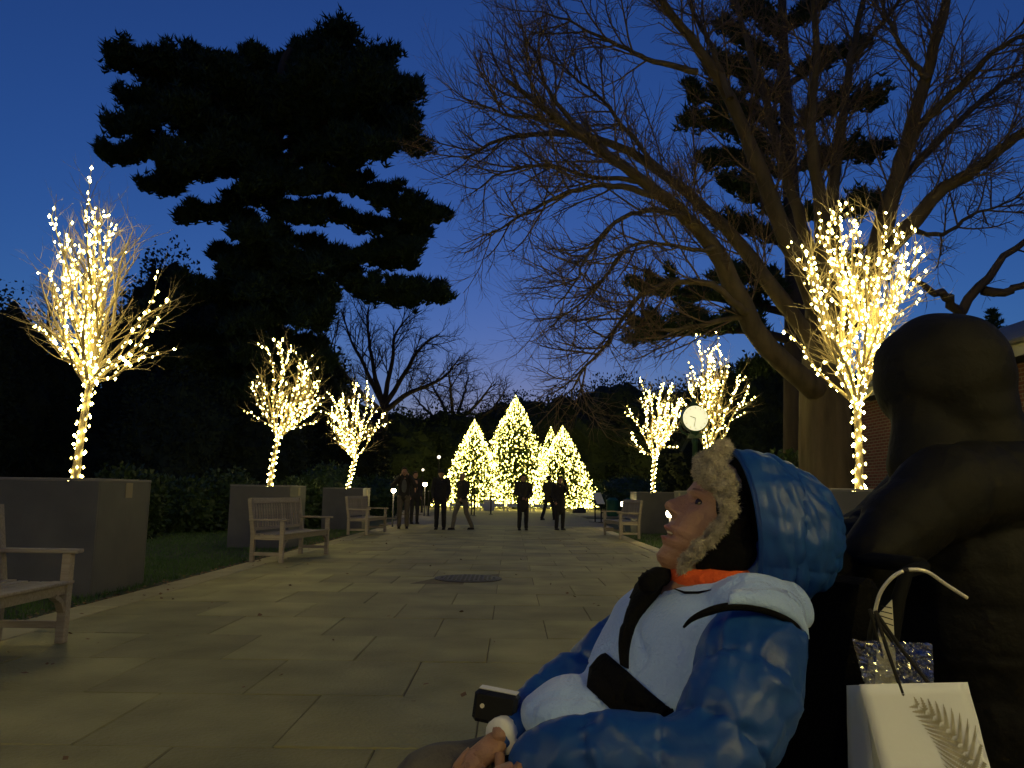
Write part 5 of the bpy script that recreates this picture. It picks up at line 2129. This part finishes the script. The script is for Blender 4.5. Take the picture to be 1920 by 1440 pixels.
# ------------------------------------------------------------------ wheelchair (local +X forward, +Y left)
ch = thing('wheelchair', 'black wheelchair with control box carrying the man in the blue hood', 'wheelchair', (hipp.x, hipp.y, 0), math.atan2(FW.y, FW.x))
b = MB()
b.box(-0.20, 0.28, -0.22, 0.22, 0.36, 0.425, 0.015)
b.build('seat', 'strap_black', ch)
b = MB()
b.beam((-0.20, 0, 0.42), (-0.355, 0, 0.93), 0.40, 0.05, Vector((1, 0, 0)), 0.018)
b.build('backrest', 'strap_black', ch)
for s in (-1, 1):
    b = MB()
    b.tube([(-0.235, s * 0.225, 0.20), (-0.235, s * 0.225, 0.45), (-0.375, s * 0.225, 0.90), (-0.40, s * 0.225, 0.945), (-0.45, s * 0.225, 0.955)], 0.0125, 10)
    b.tube([(-0.235, s * 0.225, 0.36), (0.30, s * 0.225, 0.36), (0.40, s * 0.20, 0.12)], 0.0125, 10)
    b.tube([(0.22, s * 0.225, 0.36), (0.22, s * 0.225, 0.13)], 0.0125, 10)
    b.tube([(-0.235, s * 0.225, 0.22), (0.22, s * 0.225, 0.20)], 0.0125, 10)
    b.build('frame', 'rubber', ch, True)
    b = MB()
    b.tube([(-0.44, s * 0.225, 0.955), (-0.46, s * 0.18, 0.955), (-0.46, 0.0, 0.955)], 0.016, 12)
    b.build('push_handle', 'rubber', ch, True)
    b = MB()
    b.box(-0.17, 0.16, s * 0.245 - 0.028, s * 0.245 + 0.028, 0.585, 0.61, 0.01)
    b.tube([(-0.14, s * 0.245, 0.36), (-0.14, s * 0.245, 0.59)], 0.010, 8)
    b.tube([(0.14, s * 0.245, 0.36), (0.14, s * 0.245, 0.59)], 0.010, 8)
    b.build('armrest', 'plastic_black', ch)
    # wheel
    wy = s * 0.285
    b = MB()
    Rw = 0.30
    b.tube([(-0.12 + (Rw - 0.016) * cos(a), wy, Rw + (Rw - 0.016) * sin(a)) for a in [2 * pi * k / 40 for k in range(41)]], 0.016, 8, cap=False)
    w = b.build('wheel', 'rubber', ch, True)
    b = MB()
    b.tube([(-0.12 + (Rw - 0.04) * cos(a), wy, Rw + (Rw - 0.04) * sin(a)) for a in [2 * pi * k / 40 for k in range(41)]], 0.009, 8, cap=False)
    for k in range(16):
        a = 2 * pi * k / 16
        b.tube([(-0.12, wy, Rw), (-0.12 + (Rw - 0.04) * cos(a), wy, Rw + (Rw - 0.04) * sin(a))], 0.002, 4)
    b.tube([(-0.12, wy - 0.03, Rw), (-0.12, wy + 0.03, Rw)], 0.025, 10)
    b.build('rim', 'black_metal', w, True)
    b = MB()
    b.tube([(0.24 + 0.07 * cos(a), s * 0.225, 0.086 + 0.07 * sin(a)) for a in [2 * pi * k / 20 for k in range(21)]], 0.016, 8, cap=False)
    b.tube([(0.24, s * 0.225 - 0.02, 0.086), (0.24, s * 0.225 + 0.02, 0.086)], 0.06, 14)
    b.build('caster', 'rubber', ch, True)
    b = MB()
    b.box(0.36, 0.56, s * 0.12 - 0.08, s * 0.12 + 0.08, 0.085, 0.10, 0.004)
    b.tube([(0.40, s * 0.20, 0.12), (0.44, s * 0.15, 0.095)], 0.010, 8)
    b.build('footplate', 'plastic_black', ch)
# control box at the end of the far armrest
cbp = P(931, 1323, 1.46)
b = MB()
Mc = Matrix.Translation(cbp) @ Matrix.Rotation(radians(7), 4, 'Y') @ Matrix.Rotation(radians(-12), 4, 'Z')
b.box(-0.040, 0.040, -0.018, 0.018, -0.030, 0.026, 0.007, Mc)
cb = b.build('control_box', 'plastic_black', None)
inv = (Matrix.Translation((hipp.x, hipp.y, 0)) @ Matrix.Rotation(math.atan2(FW.y, FW.x), 4, 'Z')).inverted()
cb.data.transform(inv)
cb.parent = ch
b = MB()
b.box(-0.034, 0.036, -0.012, 0.012, 0.0262, 0.0285, 0.001, Mc)
o = b.build('cover', 'rod_pale', None)
o.data.transform(inv)
o.parent = cb
b = MB()
b.lathe([(0.004, 0), (0.004, 0.002)], 12, (0, 0, 0), Mc @ Matrix.Translation((-0.022, -0.0185, 0.0)) @ Matrix.Rotation(pi / 2, 4, 'X'))
o = b.build('button', 'rod_pale', None)
o.data.transform(inv)
o.parent = cb
b = MB()
b.tube([Mc @ Vector((0.035, 0.0, -0.01)), Mc @ Vector((0.10, 0.01, -0.02)), Mc @ Vector((0.2, 0.02, -0.04))], 0.008, 8)
o = b.build('bracket', 'black_metal', None)
o.data.transform(inv)
o.parent = ch

# ------------------------------------------------------------------ person pushing the chair
SD = 1.86
gp = Vector((P(1830, 900, SD).x, SD + 0.06, 0))
pu = thing('person', 'standing person in dark hooded puffer coat leaning to push the wheelchair', 'person', gp)


def Q(px, py, d):
    return P(px, py, d) - gp


shL, elL, wrL = Q(1780, 915, 1.74), Q(1690, 985, 1.70), Q(1604, 1052, 1.66)
shR, elR, wrR = Q(1735, 925, 2.06), Q(1640, 1010, 1.96), Q(1530, 1062, 1.80)
pel = Vector((0.0, 0.02, 0.86))
chest = Q(1815, 965, 1.90)
b = MB()
hq = Q(1775, 725, 1.88)
b.ball(hq, 0.092, 0.078, 0.115, 18, 12)
b.ball(hq + Vector((-0.10, 0.01, -0.01)), 0.022, 0.014, 0.022, 8, 6)
b.ball(hq + Vector((-0.06, 0.005, -0.08)), 0.045, 0.042, 0.035, 10, 6)
bulge(b, hq + Vector((0.02, 0, -0.09)), 0.05, chest + Vector((0, 0, 0.10)), 0.06)
bulge(b, chest, 0.12, pel, 0.12, 12)
for s_, e_, w_ in ((shL, elL, wrL), (shR, elR, wrR)):
    bulge(b, s_, 0.045, e_, 0.038, 8)
    bulge(b, e_, 0.036, w_, 0.027, 8)
for sg in (-1, 1):
    bulge(b, pel + Vector((0, sg * 0.09, 0)), 0.075, Vector((0.10, sg * 0.09, 0.47)), 0.05, 8)
    bulge(b, Vector((0.10, sg * 0.09, 0.47)), 0.047, Vector((0.16, sg * 0.09, 0.08)), 0.033, 8)
me = remesh(b, 0.012, 2)
k0 = MB()
co, _ = mesh_np(me)
k0.v = [tuple(c) for c in co]
k0.f = [tuple(pl.vertices) for pl in me.polygons]
hand(k0, wrL, Vector((-0.9, 0.15, -0.35)), Vector((0, -0.3, 1)), 1.0, 0.9)
hand(k0, wrR, Vector((-0.9, 0.0, -0.35)), Vector((0, 0.3, 1)), 1.0, 0.9)
k0.build('body', 'skin', pu, True)
# gloves
b = MB()
for w_ in (wrL, wrR):
    hand(b, w_ + Vector((0.01, 0, 0)), Vector((-0.9, 0.1, -0.35)), Vector((0, -0.3, 1)), 1.22, 0.9)
    bulge(b, w_ + Vector((0.03, 0, 0.01)), 0.036, w_ + Vector((-0.05, 0, -0.02)), 0.036, 10)
mesh_obj(remesh(b, 0.006, 2), 'gloves', 'strap_black', pu)
segs = [(chest + Vector((-0.02, 0, 0.12)), 0.10, chest + Vector((0.02, 0, 0.0)), 0.185), (chest + Vector((0.02, 0, 0.0)), 0.185, chest.lerp(pel, 0.55), 0.235), (chest.lerp(pel, 0.55), 0.235, pel + Vector((0.02, 0, -0.10)), 0.25),
        (pel + Vector((0.02, 0, -0.10)), 0.22, pel + Vector((0.03, 0, -0.28)), 0.225),
        (shL, 0.105, elL, 0.082), (elL, 0.082, wrL + Vector((0.03, 0, 0.01)), 0.060), (shR, 0.095, elR, 0.082), (elR, 0.085, wrR + Vector((0.03, 0, 0.01)), 0.058),
        (chest + Vector((0.10, -0.08, 0.07)), 0.12, shL, 0.10), (chest + Vector((0.10, 0.08, 0.07)), 0.12, shR, 0.10)]
b = MB()
for a, ra, c, rc in segs:
    bulge(b, a, ra, c, rc, 18)
me = remesh(b, 0.010, 5)
puff(me, segs, 0.10, 0.008, 0.003, 9.0, 0.3, 5.0, 0.003)
wrinkle(me, 0.0015, 4.0)
mesh_obj(me, 'coat', 'coat_black', pu)
# hood
b = MB()
b.ball(Q(1770, 706, 1.88), 0.158, 0.150, 0.162, 22, 16)
b.ball(Q(1788, 770, 1.88), 0.138, 0.140, 0.150, 18, 12)
bulge(b, Q(1790, 780, 1.88), 0.132, Q(1825, 880, 1.90), 0.165, 18)
b.ball(Q(1708, 705, 1.88), 0.082, 0.118, 0.125, 16, 10)
bulge(b, Q(1730, 770, 1.85), 0.075, Q(1752, 870, 1.84), 0.105, 14)
me = remesh(b, 0.009, 14)
co, nr = mesh_np(me)
hz = np.array([0.004 * (abs(sin((p[2]) * pi / 0.14)) ** 0.5 - 0.6) + 0.007 * noise.noise((p[0] * 10, p[1] * 10, p[2] * 15)) for p in co])
put(me, co + nr * hz[:, None])
mesh_obj(me, 'hood', 'coat_black', pu)
b = MB()
for sg in (-1, 1):
    bulge(b, pel + Vector((0, sg * 0.09, 0.0)), 0.105, Vector((0.10, sg * 0.09, 0.47)), 0.075, 12)
    bulge(b, Vector((0.10, sg * 0.09, 0.47)), 0.073, Vector((0.16, sg * 0.09, 0.09)), 0.06, 12)
mesh_obj(remesh(b, 0.012, 3), 'trousers', 'cloth_black', pu)
for sg in (-1, 1):
    b = MB()
    bulge(b, (0.18, sg * 0.09, 0.045), 0.045, (0.03, sg * 0.09, 0.042), 0.04, 12, ((0, 0, 1), 0.85))
    b.box(-0.015, 0.23, sg * 0.09 - 0.045, sg * 0.09 + 0.045, 0, 0.022, 0.006)
    b.build('shoe', 'cloth_black', pu, True)

# ------------------------------------------------------------------ gift bag with fern print
tl, tr2 = P(1612, 1283, 1.33), P(1813, 1279, 1.32)
bl2, br2 = P(1706, 1630, 1.3), P(1905, 1626, 1.29)
tbl, tbr = P(1588, 1285, 1.4), P(1786, 1281, 1.39)
bbl, bbr = P(1594, 1600, 1.42), P(1792, 1596, 1.41)
bo = (bl2 + br2 + bbl + bbr) / 4
bag = thing('gift_bag', 'white paper gift bag printed with a grey fern, hanging behind the wheelchair', 'bag', bo)


def quadgrid(a, b2, c, d, nu=10, nv=14, amp=0.0015, sd=0.0):
    """a top-left, b2 top-right, c bottom-right, d bottom-left"""
    out = []
    nrm = (b2 - a).cross(d - a).normalized()
    for i in range(nv + 1):
        l = a.lerp(d, i / nv)
        r_ = b2.lerp(c, i / nv)
        out.append([l.lerp(r_, j / nu) - bo + nrm * amp * noise.noise((i * 0.5 + sd, j * 0.6, sd)) for j in range(nu + 1)])
    return out


def sheet(pts, name, m, parent, th=0.0012):
    bb = MB()
    bb.grid(pts)
    o_ = bb.build(name, m, parent, True)
    s2 = o_.modifiers.new('thickness', 'SOLIDIFY')
    s2.thickness = th
    return o_


front = sheet(quadgrid(tl, tr2, br2, bl2, sd=1.0), 'front_panel', 'paper_white', bag)
sheet(quadgrid(tbl, tbr, bbr, bbl, sd=2.0), 'back_panel', 'paper_white', bag)
gm = (tl + tbl) / 2 + Vector((0.012, 0, 0))
gb = (bl2 + bbl) / 2 + Vector((0.010, 0, 0))
gm = (tl + tbl) / 2 + Vector((0.020, 0, 0))
sheet(quadgrid(tbl, gm, gb, bbl, 4, 14, 0.001, 3.0), 'gusset', 'paper_white', bag)
sheet(quadgrid(gm, tl, bl2, gb, 4, 14, 0.001, 3.5), 'gusset', 'paper_white', bag)
sheet(quadgrid(tr2, tbr, bbr, br2, 6, 14, 0.001, 4.0), 'gusset', 'paper_white', bag)
sheet(quadgrid(bl2, br2, bbr, bbl, 6, 6, 0.0, 5.0), 'base_panel', 'paper_white', bag)


# fern print: flat ink leaflets lying on the paper
def on_panel(a, b2, c, d, u, v, off):
    nrm = (b2 - a).cross(d - a).normalized()
    if nrm.y > 0:
        nrm = -nrm
    return a.lerp(d, v).lerp(b2.lerp(c, v), u) - bo + nrm * off


def fern(parent, corners, base, tip, bend, n, flip=1, scale=1.0):
    bb = MB()
    a, b2, c, d = corners
    W = (b2 - a).length
    Hh = (d - a).length

    def at2(u, v):
        return on_panel(a, b2, c, d, u, v, 0.0022)
    p0 = Vector((base[0] * W, base[1] * Hh))
    p1 = Vector((tip[0] * W, tip[1] * Hh))
    mid_ = (p0 + p1) / 2 + Vector((bend[0], bend[1]))

    def stem(t):
        return p0 * (1 - t) ** 2 + mid_ * 2 * t * (1 - t) + p1 * t * t

    def leaf(q, e, wd):
        dv2 = e - q
        sv2 = Vector((-dv2.y, dv2.x)).normalized() * wd
        pts_ = [q, q + dv2 * 0.35 + sv2, e, q + dv2 * 0.35 - sv2]
        pts_ = [s_ for s_ in pts_]
        if any(s_.x < 0.002 or s_.x > W - 0.002 or s_.y < 0.002 for s_ in pts_):
            return
        bb.quad(*[at2(s_.x / W, s_.y / Hh) for s_ in pts_])
    N = n
    for i in range(N):
        t = 0.04 + 0.96 * i / N
        q = stem(t)
        tg = (stem(min(1, t + 0.01)) - stem(t - 0.01)).normalized()
        for sg in (-1, 1):
            nv = Vector((-tg.y, tg.x)) * sg
            L = 0.075 * scale * (1 - t) ** 0.75 * (0.5 + 0.5 * min(1, t * 8)) + 0.004
            dr = (nv * 0.8 + tg * 0.75).normalized()
            K = max(4, int(L / 0.0034))
            n3 = Vector((-dr.y, dr.x))
            prev = None
            for k in range(2 * K + 1):
                f_ = k / (2 * K)
                wd_ = (0.0062 * scale * (1 - f_) ** 0.8 * (1.0 if k % 2 else 0.30) + 0.0003) * min(1, L / 0.03 + 0.3)
                c_ = q + dr * L * f_ + tg * L * 0.12 * f_ * f_
                cur = (c_ + n3 * wd_ + dr * wd_ * 0.5, c_ - n3 * wd_ + dr * wd_ * 0.5)
                if prev is not None:
                    quad_ = (prev[0], cur[0], cur[1], prev[1])
                    if all(0.002 < s_.x < W - 0.002 and s_.y > 0.002 for s_ in quad_):
                        bb.quad(*[at2(s_.x / W, s_.y / Hh) for s_ in quad_])
                prev = cur
            leaf(q, q + dr * L, 0.0011)
        if i:
            leaf(stem(t - 1 / N), q, 0.0012)
    return bb.build('fern_print', 'print_grey', parent)


fern(front, (tl, tr2, br2, bl2), (0.88, 0.80), (0.42, 0.10), (0.050, -0.040), 15)
fern(front, (tl, tr2, br2, bl2), (0.99, 0.80), (0.80, 0.50), (0.015, -0.01), 9, scale=0.6)
# cords
grip = P(1641, 1146, 1.34)
for px in (1692, 1756):
    b = MB()
    e = P(px, 1300, 1.325)
    pts = smooth_path([grip - bo, grip.lerp(e, 0.45) - bo + Vector((0.0, 0, -0.004)), e - bo], 12)
    b.tube(pts, 0.0032, 8)
    b.tube([P(px, 1300, 1.325) - bo + Vector((0, 0, 0)), P(px + 1, 1305, 1.326) - bo], 0.0036, 8)
    b.build('cord', 'cord_black', bag, True)
b = MB()
for px in (1668, 1730):
    e = P(px, 1284, 1.385)
    b.tube(smooth_path([grip - bo + Vector((0, 0.02, 0)), grip.lerp(e, 0.5) - bo + Vector((0, 0.01, 0)), e - bo], 10), 0.0028, 8)
b.build('cord', 'cord_black', bag, True)
# clear crinkled packet standing in the bag
mcl = bpy.data.materials.new('cellophane')
mcl.use_nodes = True
nt = mcl.node_tree
for n_ in list(nt.nodes):
    nt.nodes.remove(n_)
ou = nt.nodes.new('ShaderNodeOutputMaterial')
mx = nt.nodes.new('ShaderNodeMixShader')
tb = nt.nodes.new('ShaderNodeBsdfTransparent')
gl = nt.nodes.new('ShaderNodeBsdfGlossy')
gl.inputs['Roughness'].default_value = 0.16
mx.inputs[0].default_value = 0.34
tb.inputs[0].default_value = (0.9, 0.9, 0.9, 1)
nt.links.new(tb.outputs[0], mx.inputs[1])
nt.links.new(gl.outputs[0], mx.inputs[2])
nt.links.new(mx.outputs[0], ou.inputs[0])
MATS['cellophane'] = mcl
pc = thing('cellophane_packet', 'clear crinkled cellophane packet sticking out of the gift bag', 'packet', P(1680, 1300, 1.36))
pco = P(1680, 1300, 1.36)
corn = [(1598, 1200), (1748, 1207), (1752, 1310), (1628, 1310)]
for lay in (0, 1):
    a, b2, c, d = [P(x_, y_, 1.355 + 0.022 * lay) for x_, y_ in corn]
    rows = []
    for i in range(27):
        l = a.lerp(d, i / 26)
        r_ = b2.lerp(c, i / 26)
        row = []
        for j in range(39):
            p = l.lerp(r_, j / 38)
            n1 = noise.noise((i * 0.28 + lay * 9, j * 0.22, 1)) + 0.7 * abs(noise.noise((i * 0.5, j * 0.45 + lay * 5, 4)))
            p = p + Vector((0.002 * noise.noise((i * 0.6, j * 0.6, 2)), 0.014 * n1 * min(1, j / 4, (38 - j) / 4 + 0.2), 0.004 * noise.noise((j * 0.35, lay, i * 0.1))))
            row.append(p - pco)
        rows.append(row)
    bb = MB()
    bb.grid(rows)
    bb.build('film', 'cellophane', pc)
# striped card in the bag
cd_ = thing('striped_card', 'cream card with dark stripes poking up beside the bag cords', 'card', P(1668, 1290, 1.375))
cdo = P(1668, 1290, 1.375)
a, b2, c, d = [P(x_, y_, 1.375) - cdo for x_, y_ in ((1657, 1130), (1672, 1124), (1690, 1290), (1640, 1290))]
b = MB()
b.quad(P(1648, 1150, 1.375) - cdo, P(1672, 1124, 1.375) - cdo, P(1682, 1290, 1.375) - cdo, P(1640, 1290, 1.375) - cdo)
o = b.build('sheet', 'card_cream', cd_)
s2 = o.modifiers.new('thickness', 'SOLIDIFY')
s2.thickness = 0.0015
b = MB()
for k, (xa, ya, xb, yb) in enumerate(((1652, 1136, 1672, 1140), (1648, 1145, 1673, 1151), (1646, 1153, 1674, 1162), (1645, 1163, 1675, 1173))):
    b.beam(P(xa, ya, 1.3735) - cdo, P(xb, yb, 1.3735) - cdo, 0.0008, 0.0018, Vector((0, 0, 1)))
b.build('stripe', 'cord_black', cd_)
# thin pale curved rod above the bag
ro = P(1641, 1146, 1.34)
rd = thing('curved_rod', 'thin pale curved rod arching above the gift bag', 'rod', ro)
pts = smooth_path([P(x_, y_, d_) - ro for x_, y_, d_ in ((1640, 1150, 1.36), (1648, 1118, 1.35), (1662, 1094, 1.34), (1682, 1076, 1.33), (1706, 1068, 1.33), (1738, 1072, 1.33), (1774, 1096, 1.34), (1813, 1121, 1.35))], 40)
b = MB()
b.tube(pts[:21], 0.0032, 10)
b.tube(pts[22:], 0.0032, 10)
b.build('tube', 'rod_pale', rd, True)
b = MB()
b.tube(pts[20:23], 0.0040, 10)
b.build('collar', 'cord_black', rd, True)
b = MB()
b.tube([P(1640, 1150, 1.36) - ro, P(1632, 1185, 1.39) - ro, P(1628, 1230, 1.42) - ro], 0.0045, 10)
b.build('stem', 'black_metal', rd, True)
